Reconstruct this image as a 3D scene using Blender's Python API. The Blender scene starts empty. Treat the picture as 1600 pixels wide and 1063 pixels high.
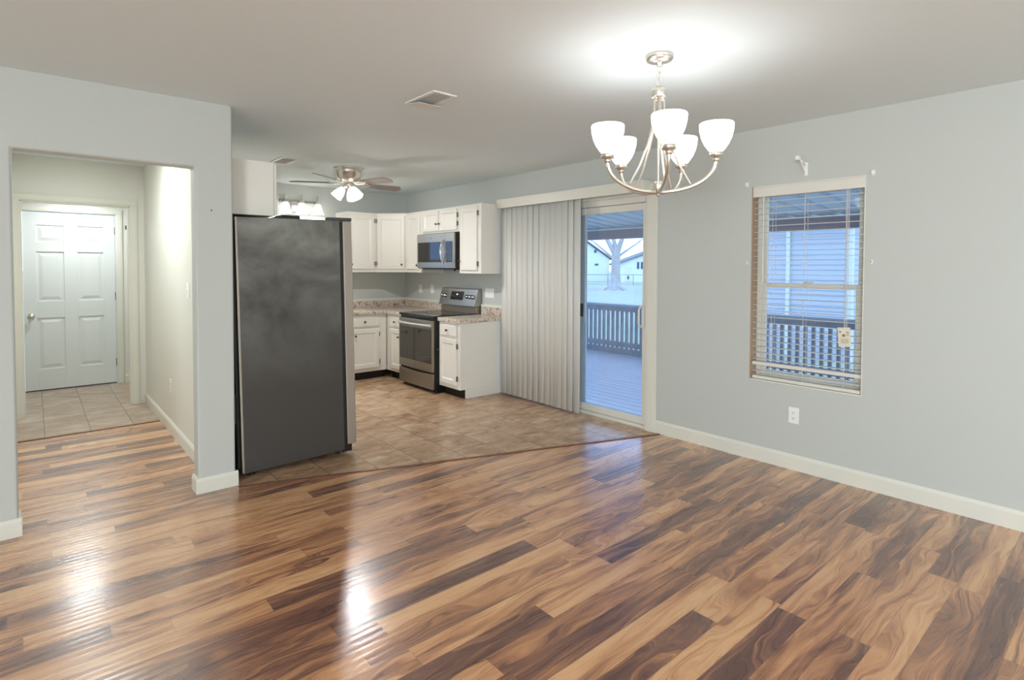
import bpy, math, random
from mathutils import Vector, Matrix, Quaternion
random.seed(7)
PI = math.pi
SC = bpy.context.scene
COL = SC.collection

# ------------------------------------------------------------------ camera
CAM_H = 1.425
YAW, PIT, ROLL = 0.859494537, -2.78642971e-02, 3.57569451e-03
F_ = Vector((math.cos(YAW) * math.cos(PIT), math.sin(YAW) * math.cos(PIT), math.sin(PIT)))
r_ = Vector((math.sin(YAW), -math.cos(YAW), 0))
u_ = r_.cross(F_)
R_ = r_ * math.cos(ROLL) + u_ * math.sin(ROLL)
U_ = u_ * math.cos(ROLL) - r_ * math.sin(ROLL)
cam_d = bpy.data.cameras.new('camera')
cam = bpy.data.objects.new('camera', cam_d)
COL.objects.link(cam)
cam.matrix_world = Matrix(((R_.x, U_.x, -F_.x, 0), (R_.y, U_.y, -F_.y, 0), (R_.z, U_.z, -F_.z, CAM_H), (0, 0, 0, 1)))
cam_d.sensor_width = 36
cam_d.lens = 869.68 / 1600 * 36
cam_d.shift_y = -90.2 / 1600
cam_d.clip_start = 0.05
cam_d.clip_end = 400
SC.camera = cam

# ------------------------------------------------------------------ world, lights, exposure
world = bpy.data.worlds.new('overcast_sky')
SC.world = world
world.use_nodes = True
bg = world.node_tree.nodes['Background']
bg.inputs[0].default_value = (0.40, 0.60, 1.0, 1)
bg.inputs[1].default_value = 3.3
SC.view_settings.view_transform = 'Standard'
SC.view_settings.look = 'None'
SC.view_settings.gamma = 1
SC.view_settings.use_curve_mapping = False
SC.view_settings.exposure = 0.11


def area(name, loc, size, power, color=(1, 0.93, 0.84), rot=(0, 0, 0), sizey=None):
    d = bpy.data.lights.new(name, 'AREA')
    d.energy = power
    d.color = color
    d.size = size
    if sizey:
        d.shape = 'RECTANGLE'
        d.size_y = sizey
    o = bpy.data.objects.new(name, d)
    o.location = loc
    o.rotation_euler = rot
    COL.objects.link(o)
    return o


def point(name, loc, power, radius=0.04, color=(1, 0.92, 0.82), parent=None):
    d = bpy.data.lights.new(name, 'POINT')
    d.energy = power
    d.color = color
    d.shadow_soft_size = radius
    o = bpy.data.objects.new(name, d)
    o.location = loc
    COL.objects.link(o)
    if parent:
        o.parent = parent
    return o


# unseen fill added behind the camera to brighten the room: bare points, wide area
point('living_room_lamp', (-0.6, -2.4, 1.45), 40, 0.3, (0.93, 1, 1.02))
point('living_room_lamp', (2.0, -2.4, 1.45), 50, 0.3, (0.93, 1, 1.02))
area('living_room_window_light', (-3.9, -1.9, 1.45), 2.4, 235, (0.92, 1.0, 1.05), (PI / 2, 0, -PI / 2), 1.5)
area('hall_lamp', (0.36, 5.3, 2.42), 0.22, 20, (0.96, 1, 0.98))
area('entry_lamp', (0.40, 7.70, 2.22), 0.26, 12, (0.95, 1, 1))


# ------------------------------------------------------------------ materials
def lin(c):
    c = c / 255
    return c / 12.92 if c <= 0.04045 else ((c + 0.055) / 1.055) ** 2.4


def rgb(r, g, b):
    return (lin(r), lin(g), lin(b), 1)


def nmat(name):
    m = bpy.data.materials.new(name)
    m.use_nodes = True
    nt = m.node_tree
    return m, nt, nt.nodes['Principled BSDF']


def mat(name, c, rough=0.5, metal=0.0, bump=0.0, bscale=60, var=0.0, vscale=6, spec=0.5, stretch=None):
    m, nt, p = nmat(name)
    p.inputs['Base Color'].default_value = rgb(*c)
    p.inputs['Roughness'].default_value = rough
    p.inputs['Metallic'].default_value = metal
    p.inputs['Specular IOR Level'].default_value = spec
    geo = nt.nodes.new('ShaderNodeNewGeometry')
    vec = geo.outputs['Position']
    if stretch:
        mp = nt.nodes.new('ShaderNodeVectorMath')
        mp.operation = 'MULTIPLY'
        mp.inputs[1].default_value = stretch
        nt.links.new(vec, mp.inputs[0])
        vec = mp.outputs[0]
    if var:
        n = nt.nodes.new('ShaderNodeTexNoise')
        n.inputs['Scale'].default_value = vscale
        n.inputs['Detail'].default_value = 4
        nt.links.new(vec, n.inputs['Vector'])
        mx = nt.nodes.new('ShaderNodeMix')
        mx.data_type = 'RGBA'
        a = rgb(*[max(0, x * (1 - var)) for x in c])
        b = rgb(*[min(255, x * (1 + var)) for x in c])
        mx.inputs[6].default_value = a
        mx.inputs[7].default_value = b
        nt.links.new(n.outputs[0], mx.inputs[0])
        nt.links.new(mx.outputs[2], p.inputs['Base Color'])
    if bump:
        n = nt.nodes.new('ShaderNodeTexNoise')
        n.inputs['Scale'].default_value = bscale
        n.inputs['Detail'].default_value = 3
        nt.links.new(vec, n.inputs['Vector'])
        b = nt.nodes.new('ShaderNodeBump')
        b.inputs['Strength'].default_value = bump
        b.inputs['Distance'].default_value = 0.002
        nt.links.new(n.outputs[0], b.inputs['Height'])
        nt.links.new(b.outputs[0], p.inputs['Normal'])
    return m


def emit(name, c, s, trans=0.0):
    m, nt, p = nmat(name)
    p.inputs['Base Color'].default_value = (0.9, 0.9, 0.9, 1)
    p.inputs['Roughness'].default_value = 0.3
    p.inputs['Emission Color'].default_value = (*c, 1)
    p.inputs['Emission Strength'].default_value = s
    tl = nt.nodes.new('ShaderNodeBsdfTranslucent')
    tl.inputs[0].default_value = (0.9, 0.88, 0.85, 1)
    mx = nt.nodes.new('ShaderNodeMixShader')
    mx.inputs[0].default_value = trans
    nt.links.new(p.outputs[0], mx.inputs[1])
    nt.links.new(tl.outputs[0], mx.inputs[2])
    nt.links.new(mx.outputs[0], nt.nodes['Material Output'].inputs[0])
    return m


def math_node(nt, op, a, b=None, c=None):
    n = nt.nodes.new('ShaderNodeMath')
    n.operation = op
    for i, v in enumerate((a, b, c)):
        if v is None:
            continue
        if isinstance(v, (int, float)):
            n.inputs[i].default_value = v
        else:
            nt.links.new(v, n.inputs[i])
    return n.outputs[0]


def ramp(nt, fac, stops):
    n = nt.nodes.new('ShaderNodeValToRGB')
    e = n.color_ramp.elements
    while len(e) < len(stops):
        e.new(0.5)
    for i, (pos, c) in enumerate(stops):
        e[i].position = pos
        e[i].color = c
    nt.links.new(fac, n.inputs[0])
    return n.outputs[0]


def combine(nt, x, y, z):
    n = nt.nodes.new('ShaderNodeCombineXYZ')
    for i, v in enumerate((x, y, z)):
        if isinstance(v, (int, float)):
            n.inputs[i].default_value = v
        else:
            nt.links.new(v, n.inputs[i])
    return n.outputs[0]


def noise(nt, vec, scale, detail=4, rough=0.55, dist=0.0):
    n = nt.nodes.new('ShaderNodeTexNoise')
    n.inputs['Scale'].default_value = scale
    n.inputs['Detail'].default_value = detail
    n.inputs['Roughness'].default_value = rough
    n.inputs['Distortion'].default_value = dist
    nt.links.new(vec, n.inputs['Vector'])
    return n.outputs[0]


def wood_floor():
    m, nt, p = nmat('acacia_laminate')
    geo = nt.nodes.new('ShaderNodeNewGeometry')
    sx = nt.nodes.new('ShaderNodeSeparateXYZ')
    nt.links.new(geo.outputs['Position'], sx.inputs[0])
    x, y = sx.outputs[0], sx.outputs[1]
    W, L = 0.112, 1.05
    yr = math_node(nt, 'DIVIDE', y, W)
    row = math_node(nt, 'FLOOR', yr)
    wn = nt.nodes.new('ShaderNodeTexWhiteNoise')
    wn.noise_dimensions = '1D'
    nt.links.new(row, wn.inputs['W'])
    xo = math_node(nt, 'ADD', math_node(nt, 'DIVIDE', x, L), math_node(nt, 'MULTIPLY', wn.outputs[0], 7.3))
    col = math_node(nt, 'FLOOR', xo)
    w2 = nt.nodes.new('ShaderNodeTexWhiteNoise')
    w2.noise_dimensions = '2D'
    nt.links.new(combine(nt, row, col, 0), w2.inputs['Vector'])
    rnd = w2.outputs[0]
    sr = nt.nodes.new('ShaderNodeSeparateColor')
    nt.links.new(w2.outputs[1], sr.inputs[0])
    rnd2 = sr.outputs[1]
    # long grain, broken up plank by plank
    gx = math_node(nt, 'ADD', math_node(nt, 'MULTIPLY', x, 1.25), math_node(nt, 'MULTIPLY', rnd, 61))
    gy = math_node(nt, 'ADD', math_node(nt, 'MULTIPLY', y, 15), math_node(nt, 'MULTIPLY', rnd2, 37))
    wp = noise(nt, combine(nt, math_node(nt, 'MULTIPLY', gx, 1.5), math_node(nt, 'MULTIPLY', y, 7.0), math_node(nt, 'MULTIPLY', rnd2, 23)), 1.0, 2, 0.5)
    amp = math_node(nt, 'MULTIPLY', math_node(nt, 'POWER', rnd2, 1.5), 4.8)
    gy = math_node(nt, 'ADD', gy, math_node(nt, 'MULTIPLY', math_node(nt, 'SUBTRACT', wp, 0.5), math_node(nt, 'ADD', amp, 1.2)))
    g1 = noise(nt, combine(nt, gx, gy, 0), 1.0, 6, 0.6, 0.7)
    gx2 = math_node(nt, 'MULTIPLY', gx, 1.4)
    gy2 = math_node(nt, 'MULTIPLY', gy, 3.2)
    g2 = noise(nt, combine(nt, gx2, gy2, 3), 1.0, 4, 0.6, 0.5)
    g3 = noise(nt, combine(nt, math_node(nt, 'MULTIPLY', gx, 1.8), math_node(nt, 'MULTIPLY', gy, 7.0), 7), 1.0, 4, 0.62, 0.3)
    f = math_node(nt, 'ADD', math_node(nt, 'MULTIPLY', math_node(nt, 'SUBTRACT', g1, 0.5), 2.0),
                  math_node(nt, 'MULTIPLY', math_node(nt, 'SUBTRACT', g2, 0.5), 0.75))
    f = math_node(nt, 'ADD', f, math_node(nt, 'MULTIPLY', math_node(nt, 'SUBTRACT', g3, 0.5), 0.65))
    f = math_node(nt, 'ADD', f, math_node(nt, 'ADD', math_node(nt, 'MULTIPLY', math_node(nt, 'SUBTRACT', rnd, 0.5), 0.66), 0.54))
    c = ramp(nt, f, [(0.0, rgb(96, 61, 51)), (0.28, rgb(126, 84, 67)), (0.5, rgb(170, 117, 82)), (0.72, rgb(206, 149, 104)), (1.0, rgb(226, 176, 128))])
    fr = math_node(nt, 'FRACT', yr)
    edge = math_node(nt, 'MINIMUM', fr, math_node(nt, 'SUBTRACT', 1.0, fr))
    e1 = math_node(nt, 'LESS_THAN', edge, 0.012)
    fx = math_node(nt, 'FRACT', xo)
    e2 = math_node(nt, 'LESS_THAN', fx, 0.002)
    ee = math_node(nt, 'MULTIPLY', math_node(nt, 'MAXIMUM', e1, e2), 0.45)
    mx = nt.nodes.new('ShaderNodeMix')
    mx.data_type = 'RGBA'
    nt.links.new(ee, mx.inputs[0])
    nt.links.new(c, mx.inputs[6])
    mx.inputs[7].default_value = rgb(60, 36, 28)
    nt.links.new(mx.outputs[2], p.inputs['Base Color'])
    p.inputs['Roughness'].default_value = 0.2
    rr = math_node(nt, 'ADD', math_node(nt, 'MULTIPLY', g2, 0.12), 0.22)
    nt.links.new(rr, p.inputs['Roughness'])
    p.inputs['Coat Weight'].default_value = 0.85
    p.inputs['Coat Roughness'].default_value = 0.19
    p.inputs['Coat IOR'].default_value = 1.6
    wav = math_node(nt, 'SINE', math_node(nt, 'MULTIPLY', y, 170))
    hgt = math_node(nt, 'ADD', math_node(nt, 'MULTIPLY', g2, 1.0), math_node(nt, 'MULTIPLY', wav, 0.3))
    b = nt.nodes.new('ShaderNodeBump')
    b.inputs['Strength'].default_value = 0.14
    b.inputs['Distance'].default_value = 0.003
    nt.links.new(hgt, b.inputs['Height'])
    nt.links.new(b.outputs[0], p.inputs['Normal'])
    nt.links.new(b.outputs[0], p.inputs['Coat Normal'])
    return m


def tile_floor(name, ox, oy, base):
    m, nt, p = nmat(name)
    geo = nt.nodes.new('ShaderNodeNewGeometry')
    sx = nt.nodes.new('ShaderNodeSeparateXYZ')
    nt.links.new(geo.outputs['Position'], sx.inputs[0])
    T = 0.305
    fx = math_node(nt, 'DIVIDE', math_node(nt, 'SUBTRACT', sx.outputs[0], ox), T)
    fy = math_node(nt, 'DIVIDE', math_node(nt, 'SUBTRACT', sx.outputs[1], oy), T)
    w2 = nt.nodes.new('ShaderNodeTexWhiteNoise')
    w2.noise_dimensions = '2D'
    nt.links.new(combine(nt, math_node(nt, 'FLOOR', fx), math_node(nt, 'FLOOR', fy), 0), w2.inputs['Vector'])
    n1 = noise(nt, combine(nt, math_node(nt, 'MULTIPLY', sx.outputs[0], 0.55), sx.outputs[1], math_node(nt, 'MULTIPLY', w2.outputs[0], 9)), 9, 6, 0.65, 0.6)
    f = math_node(nt, 'ADD', math_node(nt, 'MULTIPLY', math_node(nt, 'SUBTRACT', n1, 0.5), 1.7),
                  math_node(nt, 'ADD', math_node(nt, 'MULTIPLY', w2.outputs[0], 0.2), 0.4))
    dk, md, lt = base
    c = ramp(nt, f, [(0.1, rgb(*dk)), (0.5, rgb(*md)), (0.9, rgb(*lt))])
    ax = math_node(nt, 'FRACT', fx)
    ay = math_node(nt, 'FRACT', fy)
    ex = math_node(nt, 'MINIMUM', ax, math_node(nt, 'SUBTRACT', 1.0, ax))
    ey = math_node(nt, 'MINIMUM', ay, math_node(nt, 'SUBTRACT', 1.0, ay))
    e = math_node(nt, 'MULTIPLY', math_node(nt, 'LESS_THAN', math_node(nt, 'MINIMUM', ex, ey), 0.011), 0.75)
    mx = nt.nodes.new('ShaderNodeMix')
    mx.data_type = 'RGBA'
    nt.links.new(e, mx.inputs[0])
    nt.links.new(c, mx.inputs[6])
    mx.inputs[7].default_value = rgb(*[v * 0.62 for v in md])
    nt.links.new(mx.outputs[2], p.inputs['Base Color'])
    p.inputs['Roughness'].default_value = 0.27
    b = nt.nodes.new('ShaderNodeBump')
    b.inputs['Strength'].default_value = 0.12
    b.inputs['Distance'].default_value = 0.004
    nt.links.new(n1, b.inputs['Height'])
    nt.links.new(b.outputs[0], p.inputs['Normal'])
    return m


def laminate():
    m, nt, p = nmat('mottled_laminate')
    geo = nt.nodes.new('ShaderNodeNewGeometry')
    n1 = noise(nt, geo.outputs['Position'], 13, 6, 0.7, 1.6)
    c = ramp(nt, n1, [(0.36, rgb(132, 110, 96)), (0.45, rgb(178, 160, 144)), (0.53, rgb(232, 224, 210)), (0.61, rgb(164, 144, 130)), (0.72, rgb(236, 229, 218))])
    nt.links.new(c, p.inputs['Base Color'])
    p.inputs['Roughness'].default_value = 0.28
    return m


def smudged_steel():
    m, nt, p = nmat('smudged_charcoal_panel')
    geo = nt.nodes.new('ShaderNodeNewGeometry')
    n1 = noise(nt, geo.outputs['Position'], 2.6, 5, 0.55, 0.5)
    sx = nt.nodes.new('ShaderNodeSeparateXYZ')
    nt.links.new(geo.outputs['Position'], sx.inputs[0])
    # hand smears on the upper third only
    up = math_node(nt, 'SMOOTH_MIN', math_node(nt, 'MAXIMUM', math_node(nt, 'MULTIPLY', math_node(nt, 'SUBTRACT', sx.outputs[2], 0.55), 0.95), 0.0), 1.0, 0.1)
    d = math_node(nt, 'MULTIPLY', math_node(nt, 'SUBTRACT', n1, 0.36), 2.3)
    f = math_node(nt, 'MULTIPLY', d, up)
    c = ramp(nt, f, [(0.0, rgb(74, 71, 69)), (0.35, rgb(108, 108, 103)), (0.8, rgb(150, 153, 146))])
    nt.links.new(c, p.inputs['Base Color'])
    p.inputs['Roughness'].default_value = 0.42
    p.inputs['Metallic'].default_value = 0.25
    n2 = noise(nt, geo.outputs['Position'], 260, 2, 0.5)
    b = nt.nodes.new('ShaderNodeBump')
    b.inputs['Strength'].default_value = 0.25
    b.inputs['Distance'].default_value = 0.001
    nt.links.new(n2, b.inputs['Height'])
    nt.links.new(b.outputs[0], p.inputs['Normal'])
    return m


def glass_mat(name, tint=(1, 1, 1), refl=1.0):
    m = bpy.data.materials.new(name)
    m.use_nodes = True
    nt = m.node_tree
    nt.nodes.clear()
    out = nt.nodes.new('ShaderNodeOutputMaterial')
    tr = nt.nodes.new('ShaderNodeBsdfTransparent')
    tr.inputs[0].default_value = (*tint, 1)
    gl = nt.nodes.new('ShaderNodeBsdfGlossy')
    gl.inputs['Roughness'].default_value = 0.01
    lw = nt.nodes.new('ShaderNodeLayerWeight')
    lw.inputs[0].default_value = 0.5
    f5 = math_node(nt, 'POWER', lw.outputs['Facing'], 5.0)
    mul = math_node(nt, 'MULTIPLY', math_node(nt, 'ADD', math_node(nt, 'MULTIPLY', f5, 0.9), 0.06), refl)
    mx = nt.nodes.new('ShaderNodeMixShader')
    nt.links.new(mul, mx.inputs[0])
    nt.links.new(tr.outputs[0], mx.inputs[1])
    nt.links.new(gl.outputs[0], mx.inputs[2])
    nt.links.new(mx.outputs[0], out.inputs[0])
    return m


def lawn_mat():
    m, nt, p = nmat('winter_lawn')
    geo = nt.nodes.new('ShaderNodeNewGeometry')
    n1 = noise(nt, geo.outputs['Position'], 0.09, 4, 0.6)
    n2 = noise(nt, geo.outputs['Position'], 5, 4, 0.7)
    f = math_node(nt, 'ADD', math_node(nt, 'MULTIPLY', n1, 1.3), math_node(nt, 'MULTIPLY', n2, 0.3))
    c = ramp(nt, f, [(0.55, rgb(146, 160, 128)), (0.8, rgb(170, 176, 146)), (1.05, rgb(168, 160, 146))])
    nt.links.new(c, p.inputs['Base Color'])
    p.inputs['Roughness'].default_value = 0.95
    return m


M = {}
M['wall'] = mat('grey_wall_paint', (197, 201, 197), 0.55, bump=0.12, bscale=180)
M['hallwall'] = mat('cream_wall_paint', (226, 225, 217), 0.42, bump=0.1, bscale=180)
M['ceiling'] = mat('white_ceiling_paint', (232, 242, 244), 0.75, bump=0.25, bscale=90)
M['trim'] = mat('white_trim_paint', (226, 225, 214), 0.35)
M['door'] = mat('white_door_paint', (226, 231, 230), 0.35)
M['vinyl'] = mat('white_vinyl', (224, 222, 212), 0.35)
M['cabinet'] = mat('off_white_cabinet_paint', (236, 233, 225), 0.38)
M['cabend'] = mat('pale_cabinet_end_panel', (212, 210, 204), 0.4)
M['toekick'] = mat('black_toe_kick', (28, 24, 22), 0.6)
M['wood'] = wood_floor()
M['tile'] = tile_floor('brown_floor_tile', 2.132 - 0.305 * 7, 3.197 - 0.305 * 10, ((140, 104, 76), (190, 156, 124), (218, 192, 164)))
M['halltile'] = tile_floor('beige_floor_tile', 0.058, 6.0, ((150, 128, 108), (178, 156, 136), (200, 180, 160)))
M['strip'] = mat('brown_transition_strip', (120, 78, 56), 0.4)
M['nickel'] = mat('brushed_nickel', (226, 220, 210), 0.3, 0.9)
M['chrome'] = mat('polished_chrome', (210, 210, 210), 0.12, 1.0)
M['steel'] = mat('brushed_stainless', (158, 157, 153), 0.34, 1.0, bump=0.08, bscale=90, stretch=(1, 1, 14))
M['slate'] = mat('slate_stainless', (150, 141, 130), 0.36, 0.75)
M['palesteel'] = mat('pale_satin_steel', (206, 208, 210), 0.38, 0.5)
M['doorsteel'] = mat('pale_stainless_edge', (176, 168, 156), 0.38, 0.7)
M['smudge'] = smudged_steel()
M['black'] = mat('black_plastic', (22, 22, 23), 0.4)
M['darkgrey'] = mat('dark_grey_plastic', (74, 78, 78), 0.45)
M['blackglass'] = mat('black_glass', (14, 14, 16), 0.06)
M['ovenglass'] = mat('oven_window_glass', (44, 40, 36), 0.05, spec=0.9)
M['knob'] = mat('dark_bronze_knob', (92, 84, 76), 0.3, 0.9)
M['hinge'] = mat('antique_hinge', (120, 116, 106), 0.4, 0.8)
M['plate'] = mat('white_plastic_plate', (244, 244, 240), 0.4)
M['louver'] = mat('grey_louver', (176, 176, 172), 0.5)  # grey holds the shade between vent louvers in its colour
M['slot'] = mat('dark_slot', (50, 48, 46), 0.6)
M['blade'] = mat('grey_brown_fan_blade', (146, 134, 128), 0.5, var=0.06, vscale=20)
M['vane'] = mat('off_white_vinyl_vane', (222, 221, 216), 0.5)
M['slat'] = mat('white_faux_wood_slat', (226, 222, 214), 0.4)
M['cord'] = mat('white_cord', (224, 222, 216), 0.6)
M['jambwood'] = mat('tan_window_reveal', (176, 148, 122), 0.55)
M['card'] = mat('cream_card', (226, 220, 200), 0.6)
M['cardink'] = mat('brown_card_print', (140, 116, 92), 0.7)
M['glass'] = glass_mat('clear_pane', (0.93, 0.96, 0.98), 1.0)
M['laminate'] = laminate()
M['shade'] = emit('lit_frosted_glass', (1.0, 0.98, 0.96), 1.5, 0.45)
M['shadedim'] = emit('lit_alabaster_glass', (1.0, 0.94, 0.88), 0.9, 0.35)
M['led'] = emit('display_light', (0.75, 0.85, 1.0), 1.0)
M['deck'] = mat('weathered_deck_board', (232, 228, 234), 0.25, var=0.07, vscale=3, stretch=(6, 0.6, 1), bump=0.2, bscale=30)
M['rail'] = mat('weathered_grey_rail', (158, 156, 158), 0.6, var=0.12, vscale=8)
M['railtop'] = mat('pale_rail_cap', (186, 188, 194), 0.5, var=0.08, vscale=5)
M['porch'] = mat('white_roof_pan', (222, 226, 230), 0.45)
M['beam'] = mat('brown_porch_beam', (172, 150, 148), 0.6)
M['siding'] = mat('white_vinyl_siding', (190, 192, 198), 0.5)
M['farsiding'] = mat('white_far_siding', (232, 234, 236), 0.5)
M['roofing'] = mat('grey_shingle', (128, 126, 126), 0.9, var=0.12, vscale=4)
M['houseglass'] = mat('dark_house_window', (70, 78, 92), 0.2)
M['screenframe'] = mat('grey_screen_frame', (206, 208, 206), 0.45)
M['bark'] = mat('grey_bark', (176, 168, 162), 0.9, var=0.15, vscale=3, bump=0.6, bscale=8)
M['lawn'] = lawn_mat()
M['fence'] = mat('galvanised_fence', (150, 152, 156), 0.5, 0.4)


# ------------------------------------------------------------------ mesh builder
class MB:
    def __init__(s, mtx=None):
        s.v, s.f, s.sm = [], [], []
        s.m = mtx or Matrix.Identity(4)

    def add(s, vs, fs, smooth=False):
        b = len(s.v)
        s.v += [tuple(s.m @ Vector(q)) for q in vs]
        for f in fs:
            s.f.append(tuple(b + i for i in f))
            s.sm.append(smooth)

    def box(s, x0, x1, y0, y1, z0, z1):
        s.add([(x0, y0, z0), (x1, y0, z0), (x1, y1, z0), (x0, y1, z0), (x0, y0, z1), (x1, y0, z1), (x1, y1, z1), (x0, y1, z1)],
              [(0, 3, 2, 1), (4, 5, 6, 7), (0, 1, 5, 4), (1, 2, 6, 5), (2, 3, 7, 6), (3, 0, 4, 7)])
        return s

    def prism(s, poly, z0, z1):
        n = len(poly)
        s.add([(p[0], p[1], z0) for p in poly] + [(p[0], p[1], z1) for p in poly],
              [tuple(range(n - 1, -1, -1)), tuple(range(n, 2 * n))] + [(i, (i + 1) % n, n + (i + 1) % n, n + i) for i in range(n)])
        return s

    def extrude(s, poly, d):
        """planar 3-D polygon pushed along vector d"""
        n = len(poly)
        d = Vector(d)
        s.add([tuple(p) for p in poly] + [tuple(Vector(p) + d) for p in poly],
              [tuple(range(n - 1, -1, -1)), tuple(range(n, 2 * n))] + [(i, (i + 1) % n, n + (i + 1) % n, n + i) for i in range(n)])
        return s

    def tube(s, pts, rad, n=10, cap=True, flat=1.0):
        pts = [Vector(p) for p in pts]
        rads = rad if isinstance(rad, (list, tuple)) else [rad] * len(pts)
        t0 = (pts[1] - pts[0]).normalized()
        ref = Vector((0, 0, 1)) if abs(t0.z) < 0.9 else Vector((1, 0, 0))
        nrm = (ref - t0 * ref.dot(t0)).normalized()
        rings = []
        vs = []
        for i, p in enumerate(pts):
            t = (pts[min(i + 1, len(pts) - 1)] - pts[max(i - 1, 0)]).normalized()
            nrm = (nrm - t * nrm.dot(t)).normalized()
            bn = t.cross(nrm)
            for k in range(n):
                a = 2 * PI * k / n
                vs.append(tuple(p + nrm * (math.cos(a) * rads[i]) + bn * (math.sin(a) * rads[i] * flat)))
        fs = []
        for i in range(len(pts) - 1):
            for k in range(n):
                fs.append((i * n + k, i * n + (k + 1) % n, (i + 1) * n + (k + 1) % n, (i + 1) * n + k))
        s.add(vs, fs, True)
        if cap:
            b = (len(pts) - 1) * n
            s.add(vs[:n], [tuple(range(n - 1, -1, -1))])
            s.add(vs[b:], [tuple(range(n))])
        return s

    def lathe(s, prof, c=(0, 0, 0), n=24, axis=None):
        q = Quaternion((1, 0, 0, 0)) if axis is None else Vector((0, 0, 1)).rotation_difference(Vector(axis))
        c = Vector(c)
        vs, fs = [], []
        for r, z in prof:
            for k in range(n):
                a = 2 * PI * k / n
                vs.append(tuple(c + q @ Vector((r * math.cos(a), r * math.sin(a), z))))
        for i in range(len(prof) - 1):
            for k in range(n):
                fs.append((i * n + k, i * n + (k + 1) % n, (i + 1) * n + (k + 1) % n, (i + 1) * n + k))
        s.add(vs, fs, True)
        return s

    def build(s, name, material, parent=None, bevel=0.0, loc=None, seg=2):
        me = bpy.data.meshes.new(name)
        me.from_pydata(s.v, [], s.f)
        for p, sm in zip(me.polygons, s.sm):
            p.use_smooth = sm
        me.materials.append(material)
        me.update()
        o = bpy.data.objects.new(name, me)
        COL.objects.link(o)
        if parent:
            o.parent = parent
        if loc:
            o.location = loc
        if bevel:
            b = o.modifiers.new('bevel', 'BEVEL')
            b.width = bevel
            b.segments = seg
            b.limit_method = 'ANGLE'
            b.angle_limit = math.radians(50)
        return o


def tag(o, label, cat, group=None, kind=None):
    o['label'] = label
    o['category'] = cat
    if group:
        o['group'] = group
    if kind:
        o['kind'] = kind
    return o


def thing(name, label, cat, loc=(0, 0, 0), rot=(0, 0, 0), group=None, kind=None):
    o = bpy.data.objects.new(name, None)
    o.empty_display_size = 0.1
    COL.objects.link(o)
    o.location = loc
    o.rotation_euler = rot
    return tag(o, label, cat, group, kind)


def struct(o, label, cat):
    return tag(o, label, cat, None, 'structure')


def copy_tree(o, parent=None):
    c = o.copy()
    COL.objects.link(c)
    if parent:
        c.parent = parent
    for ch in [k for k in bpy.data.objects if k.parent == o]:
        copy_tree(ch, c)
    return c


def frame_mtx(u, w, o=(0, 0, 0)):
    """local (u right, v up, w outwards) -> room axes"""
    u, w = Vector(u).normalized(), Vector(w).normalized()
    v = Vector((0, 0, 1))
    return Matrix(((u.x, v.x, w.x, o[0]), (u.y, v.y, w.y, o[1]), (u.z, v.z, w.z, o[2]), (0, 0, 0, 1)))


FACE_L = frame_mtx((0, -1, 0), (-1, 0, 0))       # faces into the room from the right-hand wall
FACE_F = frame_mtx((1, 0, 0), (0, -1, 0))        # faces the camera from the kitchen's end wall
FACE_D = frame_mtx((1, -1, 0), (-1, -1, 0))      # corner, at 45 degrees

XW = 4.05
CEIL = 2.44
YB = 7.05
YL = 3.88

# ------------------------------------------------------------------ room shell
fl = MB()
fl.prism([(-4, -3.5), (4.05, -3.5), (4.05, 2.74), (0.93, 3.846), (0.93, 5.95), (-0.25, 5.95), (-0.25, 3.9), (-4, 3.9)], -0.08, 0)
struct(fl.build('floor', M['wood']), 'glossy acacia look laminate plank floor of the dining room and hall', 'floor')
kt = MB()
kt.prism([(0.93, 3.846), (4.05, 2.74), (4.05, 7.05), (0.93, 7.05)], -0.08, 0)
struct(kt.build('floor', M['tile']), 'brown mottled square tile floor of the kitchen', 'floor')
ht = MB()
ht.prism([(-0.8, 5.95), (0.93, 5.95), (0.93, 6.9), (1.2, 6.9), (1.2, 8.25), (-0.8, 8.25)], -0.08, 0)
struct(ht.build('floor', M['halltile']), 'beige square tile floor in front of the white six panel door', 'floor')

d = Vector((3.06, -1.08, 0)).normalized()
n_ = Vector((-d.y, d.x, 0)) * 0.012
a, b = Vector((0.985, 3.826, 0)), Vector((4.035, 2.745, 0))
st = MB().prism([tuple((a - n_)[:2]), tuple((b - n_)[:2]), tuple((b + n_)[:2]), tuple((a + n_)[:2])], 0.0, 0.005)
struct(st.build('trim_1', M['strip'], bevel=0.002), 'thin brown transition strip running diagonally between planks and kitchen tile', 'trim')
st = MB().box(-0.19, 0.865, 5.935, 5.96, 0, 0.005)
struct(st.build('trim_2', M['strip'], bevel=0.002), 'thin brown transition strip across the hall between planks and tile', 'trim')

ce = MB().box(-4, 4.2, -3.5, 8.4, CEIL, CEIL + 0.12)
struct(ce.build('ceiling', M['ceiling']), 'white textured ceiling', 'ceiling')

WY0, WY1, WZ0, WZ1 = 1.232, 1.978, 0.592, 2.02
DY0, DY1, DZ = 2.90, 4.75, 2.05
w = MB()
w.box(XW, 4.2, -3.5, WY0, -0.08, CEIL).box(XW, 4.2, WY0, WY1, -0.08, WZ0).box(XW, 4.2, WY0, WY1, WZ1, CEIL)
w.box(XW, 4.2, WY1, DY0, -0.08, CEIL).box(XW, 4.2, DY0, DY1, DZ, CEIL).box(XW, 4.2, DY1, 7.2, -0.08, CEIL)
w.box(XW, 4.2, DY0, DY1, -0.08, -0.001)
struct(w.build('wall_right', M['wall']), 'long pale grey wall with the window and the patio door', 'wall')

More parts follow.
